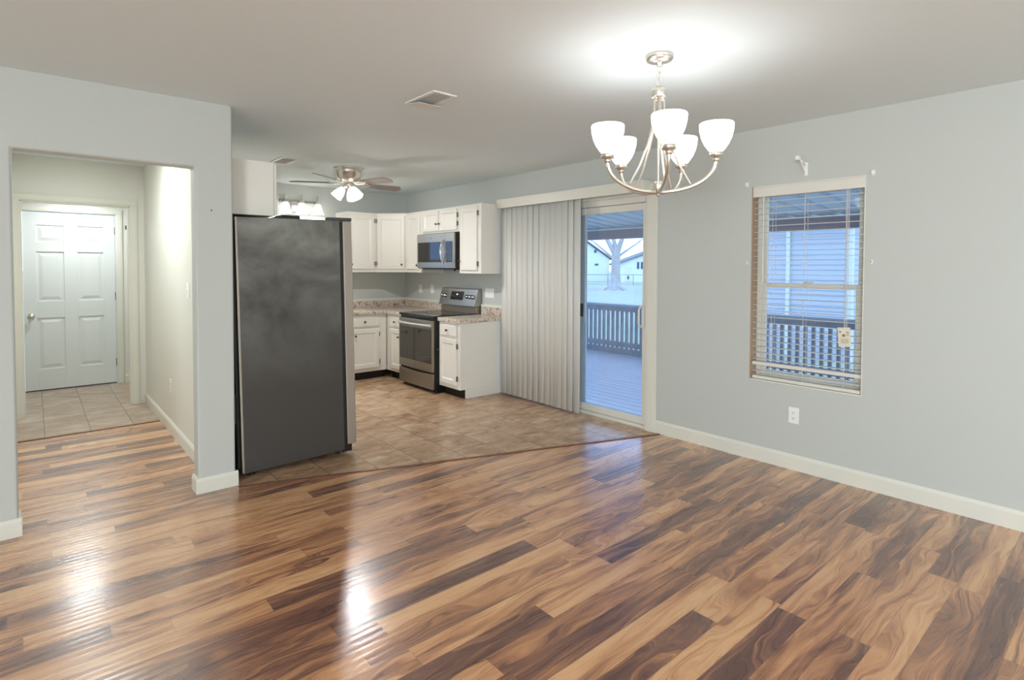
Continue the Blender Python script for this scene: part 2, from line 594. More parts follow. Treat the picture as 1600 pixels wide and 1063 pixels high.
KW0, KW1, KZ0, KZ1 = 2.22, 2.86, 1.12, 1.90
w = MB()
w.box(0.98, KW0, YB, YB + 0.15, -0.08, CEIL).box(KW1, XW, YB, YB + 0.15, -0.08, CEIL)
w.box(KW0, KW1, YB, YB + 0.15, -0.08, KZ0).box(KW0, KW1, YB, YB + 0.15, KZ1, CEIL)
struct(w.build('wall_back', M['wall']), 'grey kitchen end wall behind the corner cabinets', 'wall')

OX0, OX1, OZ = -0.075, 0.765, 2.032
w = MB()
w.extrude([(-4, YL, -0.08), (OX0, YL, -0.08), (OX0, YL, OZ), (OX1, YL, OZ), (OX1, YL, -0.08), (0.98, YL, -0.08), (0.98, YL, CEIL + 0.02), (-4, YL, CEIL + 0.02)], (0, 0.12, 0))
struct(w.build('wall_left', M['wall'], bevel=0.012, seg=3), 'grey wall with the open doorway to the hall', 'wall')

w = MB().box(0.88, 0.98, 4.0, 6.84, -0.08, CEIL).box(0.96, 0.98, 6.84, 7.2, -0.08, CEIL)
struct(w.build('wall_hall_right', M['hallwall']), 'cream wall along the right side of the hall', 'wall')
w = MB().box(-0.3, -0.2, 4.0, 6.84, -0.08, CEIL)
struct(w.build('wall_hall_left', M['hallwall']), 'cream wall along the hidden left side of the hall', 'wall')
AX0, AX1, AZ = -0.08, 0.755, 2.025
w = MB().box(-0.8, AX0, 6.84, 6.95, -0.08, CEIL).box(AX1, 0.96, 6.84, 6.95, -0.08, CEIL).box(AX0, AX1, 6.84, 6.95, AZ, CEIL)
struct(w.build('wall_hall_end', M['hallwall']), 'cream cross wall with a cased opening at the end of the hall', 'wall')
HX0, HX1, HZ = -0.078, 0.757, 2.02
w = MB().box(-0.8, HX0 - 0.02, 8.2, 8.35, -0.08, CEIL).box(HX1 + 0.02, 1.2, 8.2, 8.35, -0.08, CEIL).box(HX0 - 0.02, HX1 + 0.02, 8.2, 8.35, HZ + 0.02, CEIL)
w.box(-0.9, -0.8, 6.84, 8.35, -0.08, CEIL).box(1.2, 1.3, 6.95, 8.35, -0.08, CEIL).box(0.96, 1.3, 6.9, 6.95, -0.08, CEIL)
struct(w.build('wall_entry', M['hallwall']), 'cream entry wall around the white six panel door', 'wall')
w = MB().box(-4.1, -4, -3.6, 4.0, -0.08, CEIL)
struct(w.build('wall_far_left', M['wall']), 'grey living room side wall', 'wall')
w = MB()
w.box(-4.1, 4.2, -3.6, -3.5, -0.08, CEIL)
struct(w.build('wall_rear', M['wall']), 'grey living room wall behind the viewer', 'wall')

# baseboards -----------------------------------------------------------


def base_prof(h, out):
    return [(0, 0), (out * 0.014, 0), (out * 0.014, h - 0.018), (out * 0.009, h - 0.006), (out * 0.006, h), (0, h)]


def base_x(mb, x0, x1, y, out, h=0.096):
    mb.extrude([(x0, y + d_, z_) for d_, z_ in base_prof(h, out)], (x1 - x0, 0, 0))


def base_y(mb, y0, y1, x, out, h=0.1):
    mb.extrude([(x + d_, y0, z_) for d_, z_ in base_prof(h, out)], (0, y1 - y0, 0))


b = MB()
base_y(b, -3.5, 2.795, XW, -1, 0.108)
struct(b.build('baseboard_right', M['trim']), 'white baseboard under the window on the grey wall', 'baseboard')
b = MB()
base_x(b, -4, OX0 + 0.014, YL, -1)
base_y(b, YL, 4.0, OX0, 1, 0.096)
struct(b.build('baseboard_left', M['trim']), 'short white baseboard on the grey wall left of the doorway', 'baseboard')
b = MB()
base_x(b, OX1 - 0.014, 0.98 + 0.014, YL, -1)
base_y(b, YL, 4.0, OX1, -1, 0.096)
base_y(b, YL, 3.93, 0.98, 1, 0.096)
struct(b.build('baseboard_center', M['trim']), 'white baseboard wrapping the wall end beside the refrigerator', 'baseboard')
b = MB()
base_y(b, 4.0, 6.825, 0.88, -1, 0.1)
struct(b.build('baseboard_hall', M['trim']), 'long white baseboard along the cream hall wall', 'baseboard')
b = MB()
base_x(b, HX1 + 0.085, 1.2, 8.2, -1)
struct(b.build('baseboard_entry', M['trim']), 'short white baseboard right of the six panel door', 'baseboard')


def casing(mb, x0, x1, z, y, wd=0.066, t=0.016):
    """door casing on a wall that faces the camera (-Y)"""
    for (p0, p1) in ((x0 - wd, x0), (x1, x1 + wd)):
        mb.box(p0, p1, y - t, y, 0, z)
        mb.box(p0 + wd * 0.2, p1 - wd * 0.2, y - t - 0.004, y - t, 0, z)
    mb.box(x0 - wd, x1 + wd, y - t, y, z, z + wd)
    mb.box(x0 - wd * 0.8, x1 + wd * 0.8, y - t - 0.004, y - t, z + wd * 0.2, z + wd * 0.8)


c = MB()
casing(c, AX0, AX1, AZ, 6.84)
c.box(AX0 - 0.002, AX0 + 0.012, 6.84, 6.95, 0, AZ).box(AX1 - 0.012, AX1 + 0.002, 6.84, 6.95, 0, AZ).box(AX0, AX1, 6.84, 6.95, AZ - 0.012, AZ + 0.002)
struct(c.build('trim_3', M['trim'], bevel=0.003), 'white casing around the opening at the end of the hall', 'trim')
c = MB()
casing(c, HX0 - 0.012, HX1 + 0.012, HZ + 0.012, 8.2, 0.062)
c.box(HX0 - 0.02, HX0 - 0.004, 8.2, 8.3, 0, HZ + 0.02).box(HX1 + 0.004, HX1 + 0.02, 8.2, 8.3, 0, HZ + 0.02).box(HX0 - 0.02, HX1 + 0.02, 8.2, 8.3, HZ + 0.004, HZ + 0.02)
struct(c.build('trim_4', M['trim'], bevel=0.003), 'white casing around the six panel door', 'trim')

# six panel door ----------------------------------------------------------
dr = thing('door_1', 'closed white six panel door at the far end of the hall', 'door', (HX0, 8.215, 0.012), kind='structure')
DW, DH = HX1 - HX0, 2.005
mb = MB()
mb.box(0, DW, 0.012, 0.04, 0, DH)
us = [0, 0.115, 0.115 + 0.24, DW - 0.115 - 0.24, DW - 0.115, DW]
vs = [0, 0.235, 0.815, 1.005, 1.565, 1.675, 1.865, DH]
for (p0, p1) in ((us[0], us[1]), (us[2], us[3]), (us[4], us[5])):
    mb.box(p0, p1, 0, 0.014, 0, DH)
for (p0, p1) in ((us[1], us[2]), (us[3], us[4])):
    for (q0, q1) in ((vs[0], vs[1]), (vs[2], vs[3]), (vs[4], vs[5]), (vs[6], vs[7])):
        mb.box(p0, p1, 0, 0.014, q0, q1)
    for (q0, q1) in ((vs[1], vs[2]), (vs[3], vs[4]), (vs[5], vs[6])):
        i, t = 0.016, 0.05
        mb.add([(p0 + i, 0.012, q0 + i), (p1 - i, 0.012, q0 + i), (p1 - i, 0.012, q1 - i), (p0 + i, 0.012, q1 - i),
                (p0 + t, 0.003, q0 + t), (p1 - t, 0.003, q0 + t), (p1 - t, 0.003, q1 - t), (p0 + t, 0.003, q1 - t)],
               [(0, 1, 5, 4), (1, 2, 6, 5), (2, 3, 7, 6), (3, 0, 4, 7), (4, 5, 6, 7)])
mb.build('door_leaf', M['door'], dr, bevel=0.002)
k = MB().lathe([(0, 0), (0.032, 0), (0.032, 0.006), (0.012, 0.01), (0.012, 0.028), (0.026, 0.036), (0.029, 0.048), (0.024, 0.06), (0, 0.064)], (0.062, 0, 0.84), 20, (0, -1, 0))
k.build('door_knob', M['nickel'], dr)
for z in (0.2, 1.0, 1.78):
    MB().box(DW - 0.004, DW + 0.012, -0.008, 0.01, z, z + 0.09).build('hinge', M['hinge'], dr, bevel=0.002)
MB().box(0, DW, 0.0, 0.03, -0.01, 0).build('door_sweep', M['slot'], dr)

hk = thing('wall_hook', 'small grey hook on the entry wall right of the six panel door', 'hook', (0.872, 8.2, 1.88))
MB().box(-0.012, 0.012, -0.005, 0, -0.02, 0.03).build('back_plate', M['hinge'], hk, bevel=0.001)
MB().tube([(0, -0.004, 0.01), (0, -0.03, 0.0), (0.0, -0.035, -0.012), (0, -0.03, 0.008)][:3], 0.005, 8).build('prong', M['hinge'], hk)

# ------------------------------------------------------------------ window and its blind
wn = thing('window_1', 'white single hung window in the grey wall behind the slatted blind', 'window', (XW, WY0, WZ0), kind='structure')
ww, wh = WY1 - WY0, WZ1 - WZ0
mb = MB().box(0.002, 0.15, ww - 0.008, ww, 0, wh)
mb.build('reveal', M['jambwood'], wn)
mb = MB().box(0.002, 0.15, 0, 0.008, 0, wh).box(0.002, 0.15, 0.008, ww - 0.008, 0, 0.008).box(0.002, 0.15, 0.008, ww - 0.008, wh - 0.008, wh)
mb.build('reveal', M['trim'], wn)


def ring(mb, x0, x1, y0, y1, z0, z1, t, tb=None):
    tb = tb or t
    mb.box(x0, x1, y0, y0 + t, z0, z1).box(x0, x1, y1 - t, y1, z0, z1).box(x0, x1, y0 + t, y1 - t, z0, z0 + tb).box(x0, x1, y0 + t, y1 - t, z1 - t, z1)


mb = MB()
ring(mb, 0.085, 0.145, 0.008, ww - 0.008, 0.008, wh - 0.008, 0.032)
mb.build('window_frame', M['vinyl'], wn, bevel=0.003)
mz = 1.296 - WZ0
mb = MB()
ring(mb, 0.092, 0.115, 0.04, ww - 0.04, 0.04, mz + 0.018, 0.036)
ls = mb.build('lower_sash', M['vinyl'], wn, bevel=0.003)
MB().box(0.101, 0.105, 0.076, ww - 0.076, 0.076, mz - 0.018).build('pane', M['glass'], ls)
MB().box(0.082, 0.1, ww / 2 - 0.03, ww / 2 + 0.03, mz + 0.018, mz + 0.03).build('sash_lock', M['vinyl'], ls, bevel=0.003)
mb = MB()
ring(mb, 0.116, 0.138, 0.04, ww - 0.04, mz - 0.018, wh - 0.04, 0.03)
us_ = mb.build('upper_sash', M['vinyl'], wn, bevel=0.003)
MB().box(0.125, 0.129, 0.07, ww - 0.07, mz + 0.012, wh - 0.07).build('pane', M['glass'], us_)

bl = thing('horizontal_blind', 'white wide slat blind with open slats hanging inside the window recess', 'blind', (XW + 0.035, WY0 + 0.012, WZ0))
bw = ww - 0.024
mb = MB().box(-0.034, -0.024, -0.004, bw + 0.004, wh - 0.078, wh - 0.008)
mb.build('valance', M['slat'], bl, bevel=0.004)
MB().box(-0.02, 0.025, 0.004, bw - 0.004, wh - 0.05, wh - 0.009).build('headrail', M['vinyl'], bl, bevel=0.002)
pitch = 0.0445
z = wh - 0.112
nsl = 0
while z > 0.05:
    if not (0.095 < z < 0.155):
        MB().box(-0.023, 0.025, 0.002, bw - 0.002, -0.0014, 0.0014).build('slat', M['slat'], bl, loc=(0, 0, z))
    z -= pitch
MB().box(-0.026, 0.022, 0.0, bw, 0.112, 0.138).build('middle_rail', M['slat'], bl, bevel=0.006)
MB().box(-0.026, 0.026, 0.002, bw - 0.002, 0.01, 0.034).build('bottom_rail', M['slat'], bl, bevel=0.006)
for yy in (0.1, bw / 2, bw - 0.14):
    for dx in (-0.025, 0.026):
        MB().tube([(dx, yy, 0.03), (dx, yy, wh - 0.07)], 0.0012, 6).build('ladder_cord', M['cord'], bl)
    MB().tube([(0.0, yy + 0.012, 0.03), (0.0, yy + 0.012, wh - 0.07)], 0.0010, 6).build('lift_cord', M['cord'], bl)
for dy in (0, 0.009):
    MB().tube([(-0.03, 0.088 + dy, 0.43), (-0.03, 0.086 + dy, wh - 0.075)], 0.0014, 6).build('pull_cord', M['cord'], bl)
MB().tube([(-0.03, bw - 0.075, 0.72), (-0.03, bw - 0.075, wh - 0.08)], 0.0045, 8).build('tilt_wand', M['vinyl'], bl)

cd = thing('hang_tag', 'cream printed tag hanging from the pull cord of the slatted blind', 'tag', (XW + 0.004, WY0 + 0.105, 0.91), (math.radians(-4), 0, 0))
MB().box(-0.0035, -0.002, -0.038, 0.038, -0.005, 0.122).build('card', M['card'], cd)
mb = MB()
mb.box(-0.0042, -0.0034, 0.018, 0.028, 0.088, 0.098)
mb.box(-0.0042, -0.0034, -0.006, 0.012, 0.062, 0.078)
for zz in (0.09, 0.082, 0.07):
    mb.box(-0.0042, -0.0034, -0.028, -0.012, zz, zz + 0.004)
for zz in (0.02, 0.028, 0.036, 0.044):
    mb.box(-0.0042, -0.0034, -0.024, 0.022, zz, zz + 0.0022)
mb.build('print', M['cardink'], cd)

# curtain hardware around the window ------------------------------------------
br = thing('curtain_bracket', 'white triangular curtain rod bracket on the wall above the window', 'bracket', (XW, 1.60, 2.06))
MB().box(-0.004, 0, -0.012, 0.012, 0.0, 0.09).build('wall_plate', M['plate'], br, bevel=0.001)
MB().tube([(-0.003, 0, 0.075), (-0.13, 0.0, 0.105)], 0.005, 8).build('arm', M['plate'], br)
MB().tube([(-0.003, 0, 0.008), (-0.055, 0, 0.06), (-0.1, 0, 0.098)], 0.005, 8).build('brace', M['plate'], br)
MB().box(-0.15, -0.118, -0.012, 0.012, 0.09, 0.118).build('rod_cup', M['plate'], br, bevel=0.003)
for (yy, zz, lab) in ((1.192, 2.03, 'white curtain rod holder on the wall right of the window top'), (2.013, 2.042, 'white curtain rod holder on the wall left of the window top')):
    h = thing('rod_holder', lab, 'rod holder', (XW, yy, zz), group='curtain rod holders beside the window')
    MB().box(-0.003, 0, -0.009, 0.009, -0.018, 0.018).build('wall_plate', M['plate'], h, bevel=0.001)
    MB().box(-0.022, -0.002, -0.008, 0.008, -0.013, 0.013).build('socket', M['plate'], h, bevel=0.003)
for (yy, zz, lab) in ((2.009, 1.462, 'small metal tieback hook left of the window'), (1.192, 1.466, 'small metal tieback hook right of the window')):
    h = thing('tieback_hook', lab, 'hook', (XW, yy, zz), group='tieback hooks beside the window')
    MB().box(-0.003, 0, -0.006, 0.006, -0.012, 0.012).build('back_plate', M['plate'], h)
    MB().tube([(-0.002, 0, 0.0), (-0.014, 0, -0.002), (-0.02, 0, 0.006)], 0.003, 8).build('prong', M['nickel'], h)


# outlets and switches ------------------------------------------------------------
def outlet(label, loc, mtx, gang=1, kind='outlet', group=None):
    t = thing('wall_outlet' if kind == 'outlet' else 'light_switch', label, 'outlet' if kind == 'outlet' else 'switch', loc, group=group)
    wd = 0.07 + 0.046 * (gang - 1)
    MB(mtx).box(-wd / 2, wd / 2, -0.057, 0.057, 0, 0.006).build('cover_plate', M['plate'], t, bevel=0.002)
    for g in range(gang):
        u = (g - (gang - 1) / 2) * 0.046
        if kind == 'outlet':
            for v in (-0.02, 0.02):
                s = MB(mtx).box(u - 0.016, u + 0.016, v - 0.013, v + 0.013, 0.006, 0.0085).build('socket', M['plate'], t, bevel=0.002)
                sl = MB(mtx)
                sl.box(u - 0.008, u - 0.0055, v - 0.001, v + 0.007, 0.0083, 0.009).box(u + 0.0055, u + 0.008, v - 0.001, v + 0.007, 0.0083, 0.009)
                sl.box(u - 0.0025, u + 0.0025, v - 0.009, v - 0.004, 0.0083, 0.009)
                sl.build('slots', M['slot'], s)
        else:
            MB(mtx).extrude([(u - 0.005, -0.012, 0.006), (u - 0.005, 0.012, 0.006), (u - 0.005, 0.01, 0.02), (u - 0.005, 0.002, 0.017)], (0.01, 0, 0)).build('toggle', M['plate'], t)
    return t


# local frame (u, v, w) with v up: mtx maps x->u, y->v(z), z->w
outlet('white duplex outlet low on the grey wall under the window', (XW, 1.652, 0.385), FACE_L)
outlet('white toggle switch plate above the counter left of the stove, nearer the corner', (XW, 6.63, 1.12), FACE_L, 1, 'switch')
outlet('white duplex outlet above the counter directly left of the stove', (XW, 6.33, 1.125), FACE_L)
outlet('wide white switch plate with three toggles right of the stove', (XW, 5.095, 1.115), FACE_L, 3, 'switch')
outlet('white toggle switch on the cream hall wall near the doorway', (0.88, 4.72, 1.24), FACE_L, 1, 'switch')
outlet('white duplex outlet low on the cream hall wall', (0.88, 5.46, 0.40), FACE_L)
nl = thing('wall_nail', 'tiny dark nail in the grey wall end beside the hall doorway', 'nail', (0.855, YL, 1.771))
MB().lathe([(0, 0), (0.003, 0), (0.0025, 0.006), (0.0045, 0.006), (0.004, 0.008), (0, 0.008)], (0, 0, 0), 10, (0, -1, 0)).build('nail_head', M['slot'], nl)

# ------------------------------------------------------------------ patio door
pd = thing('door_2', 'white sliding glass patio door opening to the deck', 'door', (XW, DY0, 0), kind='structure')
dw = DY1 - DY0
mb = MB()
mb.box(-0.018, 0.002, -0.105, 0.0, 0, DZ + 0.1).box(-0.018, 0.002, dw, dw + 0.07, 0, DZ + 0.1).box(-0.018, 0.002, 0, dw, DZ, DZ + 0.1)
mb.box(-0.024, -0.018, -0.09, -0.02, 0, DZ + 0.085)
mb.build('casing', M['trim'], pd, bevel=0.003)
mb = MB()
mb.box(0.0, 0.15, 0, 0.02, 0, DZ).box(0.0, 0.15, dw - 0.02, dw, 0, DZ).box(0.0, 0.15, 0.02, dw - 0.02, DZ - 0.055, DZ).box(0.0, 0.15, 0.02, dw - 0.02, 0, 0.03)
mb.build('door_frame', M['vinyl'], pd, bevel=0.003)
mb = MB()
S0, S1 = 0.022, 0.97
mb.box(0.02, 0.06, S0, S0 + 0.04, 0.032, DZ - 0.058).box(0.02, 0.06, S1 - 0.06, S1, 0.032, DZ - 0.058)
mb.box(0.02, 0.06, S0 + 0.04, S1 - 0.06, 0.032, 0.095).box(0.02, 0.06, S0 + 0.04, S1 - 0.06, DZ - 0.122, DZ - 0.058)
sp = mb.build('sliding_panel', M['vinyl'], pd, bevel=0.004)
MB().box(0.038, 0.043, S0 + 0.04, S1 - 0.06, 0.095, DZ - 0.122).build('pane', M['glass'], sp)
hd = MB()
hd.tube([(0.02, 0.052, 0.9), (-0.02, 0.056, 0.905), (-0.035, 0.058, 0.93), (-0.035, 0.058, 1.05), (-0.02, 0.056, 1.075), (0.02, 0.052, 1.08)], 0.009, 10)
hd.box(0.012, 0.02, 0.034, 0.062, 0.885, 1.095)
hd.build('handle', M['vinyl'], sp)
mb = MB()
T0, T1 = 0.9, dw - 0.022
mb.box(0.075, 0.115, T0, T0 + 0.06, 0.032, DZ - 0.058).box(0.075, 0.115, T1 - 0.045, T1, 0.032, DZ - 0.058)
mb.box(0.075, 0.115, T0 + 0.06, T1 - 0.045, 0.032, 0.095).box(0.075, 0.115, T0 + 0.06, T1 - 0.045, DZ - 0.122, DZ - 0.058)
fp = mb.build('fixed_panel', M['vinyl'], pd, bevel=0.004)
MB().box(0.093, 0.098, T0 + 0.06, T1 - 0.045, 0.095, DZ - 0.122).build('pane', M['glass'], fp)
mb = MB()
mb.box(0.125, 0.142, 0.815, 0.895, 0.035, DZ - 0.06).box(0.125, 0.142, 0.895, dw - 0.03, 0.035, 0.075).box(0.125, 0.142, 0.895, dw - 0.03, DZ - 0.1, DZ - 0.06).box(0.125, 0.142, dw - 0.08, dw - 0.03, 0.075, DZ - 0.1)
sf = mb.build('screen_door', M['screenframe'], pd, bevel=0.003)
MB().box(0.108, 0.128, 0.85, 0.892, 0.93, 1.06).build('latch', M['black'], sf, bevel=0.004)
MB().tube([(-0.06, 0.66, 0.9), (-0.062, 0.66, 2.06)], 0.0025, 6).build('pull_wand', M['cord'], pd)

# vertical blind ------------------------------------------------------------------
vb = thing('vertical_blind', 'off white vertical vane blind drawn half across the patio door under a valance', 'blind', (3.93, 2.86, 0))
mb = MB()
mb.box(-0.012, 0.0, 0.0, 1.955, 2.068, 2.168).box(0.0, 0.118, 0.0, 0.012, 2.068, 2.168).box(0.0, 0.118, 1.943, 1.955, 2.068, 2.168)
mb.box(0.0, 0.118, 0.012, 1.943, 2.158, 2.168)
mb.build('valance', M['trim'], vb, bevel=0.003)
MB().box(0.02, 0.06, 0.02, 1.935, 2.10, 2.14).build('headrail', M['vinyl'], vb, bevel=0.002)


def vane(yc, ang, x=0.04, wdt=0.098):
    n = 6
    vs, fs = [], []
    for i in range(n + 1):
        q = (i / n - 0.5) * wdt
        bow = 0.014 * (1 - (2 * i / n - 1) ** 2)
        for s_ in (0, 0.0012):
            dx = q * math.sin(ang) - (bow + s_) * math.cos(ang)
            dy = q * math.cos(ang) + (bow + s_) * math.sin(ang)
            vs += [(dx, dy, 0.02), (dx, dy, 2.098)]
    for i in range(n):
        a_ = i * 4
        fs += [(a_, a_ + 4, a_ + 5, a_ + 1), (a_ + 2, a_ + 3, a_ + 7, a_ + 6), (a_, a_ + 2, a_ + 6, a_ + 4), (a_ + 1, a_ + 5, a_ + 7, a_ + 3)]
    fs += [(0, 1, 3, 2), (n * 4, n * 4 + 2, n * 4 + 3, n * 4 + 1)]
    m_ = MB()
    m_.add(vs, fs, True)
    o = m_.build('vane', M['vane'], vb, loc=(x, yc - 2.86, 0))
    return o


for yy in (4.741, 4.658, 4.572, 4.488, 4.406, 4.32, 4.232, 4.145, 4.065, 3.987):
    vane(yy, math.radians(6))
for yy, a_, xx in ((3.925, 6, 0.036), (3.885, 4, 0.032), (3.81, 8, 0.03), (3.735, 8, 0.034), (3.64, 4, 0.03)):
    vane(yy, math.radians(a_), xx, 0.095)


# ------------------------------------------------------------------ kitchen cabinets
def panel_door(mb, u0, u1, v0, v1, w0=0.0, t=0.02, st=0.05):
    """framed door leaf with a recessed bevelled field"""
    wf, wr = w0 + t, w0 + t - 0.009
    o = [(u0, v0), (u1, v0), (u1, v1), (u0, v1)]
    i1 = [(u0 + st, v0 + st), (u1 - st, v0 + st), (u1 - st, v1 - st), (u0 + st, v1 - st)]
    s2 = st + 0.012
    i2 = [(u0 + s2, v0 + s2), (u1 - s2, v0 + s2), (u1 - s2, v1 - s2), (u0 + s2, v1 - s2)]
    e = 0.004
    of = [(u0 + e, v0 + e), (u1 - e, v0 + e), (u1 - e, v1 - e), (u0 + e, v1 - e)]
    vs = [(p, q, w0) for p, q in o] + [(p, q, wf - e) for p, q in o] + [(p, q, wf) for p, q in of] + [(p, q, wf) for p, q in i1] + [(p, q, wr) for p, q in i2]
    fs = [(3, 2, 1, 0)]
    for k_ in range(4):
        for q in range(4):
            fs.append((k_ * 4 + q, k_ * 4 + (q + 1) % 4, k_ * 4 + 4 + (q + 1) % 4, k_ * 4 + 4 + q))
    fs.append((16, 17, 18, 19))
    mb.add(vs, fs)


def knob(mtx, u, v, w, parent):
    m_ = MB(mtx)
    prof = [(0, 0), (0.006, 0), (0.005, 0.012), (0.012, 0.018), (0.014, 0.024), (0.010, 0.029), (0, 0.03)]
    n = 14
    vs = [(u + r * math.cos(2 * PI * k_ / n), v + r * math.sin(2 * PI * k_ / n), w + z_) for r, z_ in prof for k_ in range(n)]
    fs = [(i * n + k_, i * n + (k_ + 1) % n, (i + 1) * n + (k_ + 1) % n, (i + 1) * n + k_) for i in range(len(prof) - 1) for k_ in range(n)]
    m_.add(vs, fs, True)
    return m_.build('knob', M['knob'], parent)


def door(t, mtx, u0, u1, v0, v1, knob_at=None, hinge_u=None, st=0.05):
    m_ = MB(mtx)
    panel_door(m_, u0, u1, v0, v1, 0.001, 0.02, st)
    o = m_.build('door', M['cabinet'], t)
    if knob_at:
        knob(mtx, knob_at[0], knob_at[1], 0.021, o)
    if hinge_u is not None:
        for vv in (v0 + 0.045, v1 - 0.045 - 0.055):
            MB(mtx).box(hinge_u - 0.006, hinge_u + 0.006, vv, vv + 0.055, 0.0, 0.018).build('hinge', M['hinge'], o, bevel=0.001)
    return o


def drawer(t, mtx, u0, u1, v0, v1):
    m_ = MB(mtx).box(u0, u1, v0, v1, 0.001, 0.02)
    o = m_.build('drawer_front', M['cabinet'], t, bevel=0.005)
    knob(mtx, (u0 + u1) / 2, (v0 + v1) / 2, 0.02, o)
    return o


UZ0, UZ1 = 1.348, 2.12
UH = UZ1 - UZ0
# upper right of microwave
t = thing('wall_cabinet', 'tall off white wall cabinet between the microwave and the vertical blind', 'cabinet', (3.72, 5.24, UZ0))
MB(FACE_L).box(0, 0.406, 0, UH, -0.33, 0).build('body', M['cabinet'], t, bevel=0.002)
door(t, FACE_L, 0.03, 0.345, 0.035, UH - 0.03, (0.045, 0.14), 0.352)
# above the microwave
t = thing('wall_cabinet', 'short off white two door wall cabinet above the microwave', 'cabinet', (3.72, 6.055, 1.83))
MB(FACE_L).box(0, 0.812, 0, UZ1 - 1.83, -0.33, 0).build('body', M['cabinet'], t, bevel=0.002)
door(t, FACE_L, 0.05, 0.395, 0.02, 0.265, (0.375, 0.105), None, 0.042)
door(t, FACE_L, 0.42, 0.775, 0.02, 0.265, (0.44, 0.105), 0.783, 0.042)
# narrow one left of the microwave
t = thing('wall_cabinet', 'narrow off white wall cabinet left of the microwave', 'cabinet', (3.72, 6.435, UZ0))
MB(FACE_L).box(0, 0.377, 0, UH, -0.33, 0).build('body', M['cabinet'], t, bevel=0.002)
door(t, FACE_L, 0.025, 0.34, 0.04, UH - 0.03, (0.315, 0.09), None)
# diagonal corner
t = thing('wall_cabinet', 'diagonal off white corner wall cabinet with one wide door', 'cabinet', (3.438, 6.718, UZ0))
MB().prism([(0, 0), (0.281, -0.281), (0.611, -0.281), (0.611, 0.331), (0, 0.331)], 0, UH).build('body', M['cabinet'], t, bevel=0.002)
dl = 0.281 * math.sqrt(2)
door(t, FACE_D, 0.012, dl - 0.018, 0.04, UH - 0.03, (dl - 0.055, 0.1), 0.004)
# left one on the end wall
t = thing('wall_cabinet', 'off white wall cabinet on the end wall, half hidden by the refrigerator', 'cabinet', (3.02, 6.718, UZ0))
MB(FACE_F).box(0, 0.416, 0, UH, -0.332, 0).build('body', M['cabinet'], t, bevel=0.002)
door(t, FACE_F, 0.02, 0.375, 0.04, UH - 0.03, (0.052, 0.1), 0.385)
# above the refrigerator
t = thing('wall_cabinet', 'off white wall cabinet hanging above the black refrigerator', 'cabinet', (0.982, 4.03, 1.772))
MB().box(0, 0.30, 0, 0.86, 0, 0.37).build('body', M['cabinet'], t, bevel=0.002)
FR = frame_mtx((0, 1, 0), (1, 0, 0), (0.302, 0, 0))
door(t, FR, 0.008, 0.425, 0.008, 0.362, (0.40, 0.05), None)
door(t, FR, 0.435, 0.852, 0.008, 0.362, (0.46, 0.05), None)

CT = 0.862          # counter top height
BH = 0.818          # top of base cabinets


def base_cab(name_label, loc, mtx, W, D, side_panel=None):
    t_ = thing('base_cabinet', name_label, 'cabinet', loc)
    m_ = MB(mtx).box(0, W, 0.1, BH, -D, 0)
    if side_panel is not None:
        m_.box(side_panel[0], side_panel[1], 0, 0.1, -D, -0.075)
    m_.build('body', M['cabinet'], t_, bevel=0.002)
    MB(mtx).box(0, W if side_panel is None else side_panel[0], 0, 0.1, -0.09, -0.075).build('toe_kick', M['toekick'], t_)
    return t_


t = base_cab('off white base cabinet right of the stove with white end panel', (3.44, 5.232, 0), FACE_L, 0.402, 0.605, (0.384, 0.402))
drawer(t, FACE_L, 0.03, 0.345, 0.672, 0.79)
door(t, FACE_L, 0.03, 0.345, 0.145, 0.64, (0.03, 0.505), 0.352)
t = base_cab('narrow off white base cabinet wedged left of the stove', (3.44, 6.452, 0), FACE_L, 0.442, 0.605)
drawer(t, FACE_L, 0.12, 0.39, 0.672, 0.79)
door(t, FACE_L, 0.12, 0.39, 0.145, 0.64, (0.35, 0.55), None)
t = base_cab('off white base cabinet on the end wall behind the refrigerator', (2.2, 6.455, 0), FACE_F, 1.235, 0.585)
drawer(t, FACE_F, 0.72, 1.125, 0.672, 0.79)
door(t, FACE_F, 0.72, 1.125, 0.145, 0.64, (0.80, 0.56), 1.132)
drawer(t, FACE_F, 0.1, 0.66, 0.672, 0.79)
door(t, FACE_F, 0.1, 0.66, 0.145, 0.64, (0.6, 0.56), None)

cn = MB().prism([(2.18, 6.425), (3.412, 6.425), (3.412, 6.008), (4.046, 6.008), (4.046, 7.046), (2.18, 7.046)], BH + 0.001, CT)
o = cn.build('countertop', M['laminate'], bevel=0.008, seg=3)
tag(o, 'mottled brown and cream L shaped laminate countertop in the kitchen corner', 'countertop')
mb = MB().box(2.18, 4.026, 7.026, 7.046, CT, CT + 0.09).box(4.026, 4.046, 6.008, 7.026, CT, CT + 0.09)
mb.build('backsplash', M['laminate'], o, bevel=0.003)
mb = MB().box(2.18, 4.02, 7.02, 7.048, CT + 0.09, CT + 0.122).box(4.02, 4.048, 6.008, 7.02, CT + 0.09, CT + 0.122)
mb.build('backsplash_trim', M['trim'], o, bevel=0.003)
cn = MB().box(3.412, 4.046, 4.80, 5.232, BH + 0.001, CT)
o = cn.build('countertop', M['laminate'], bevel=0.008, seg=3)
tag(o, 'short mottled laminate countertop piece right of the stove', 'countertop')
MB().box(4.026, 4.046, 4.80, 5.232, CT, CT + 0.09).build('backsplash', M['laminate'], o, bevel=0.003)
MB().box(4.02, 4.048, 4.80, 5.232, CT + 0.09, CT + 0.122).build('backsplash_trim', M['trim'], o, bevel=0.003)


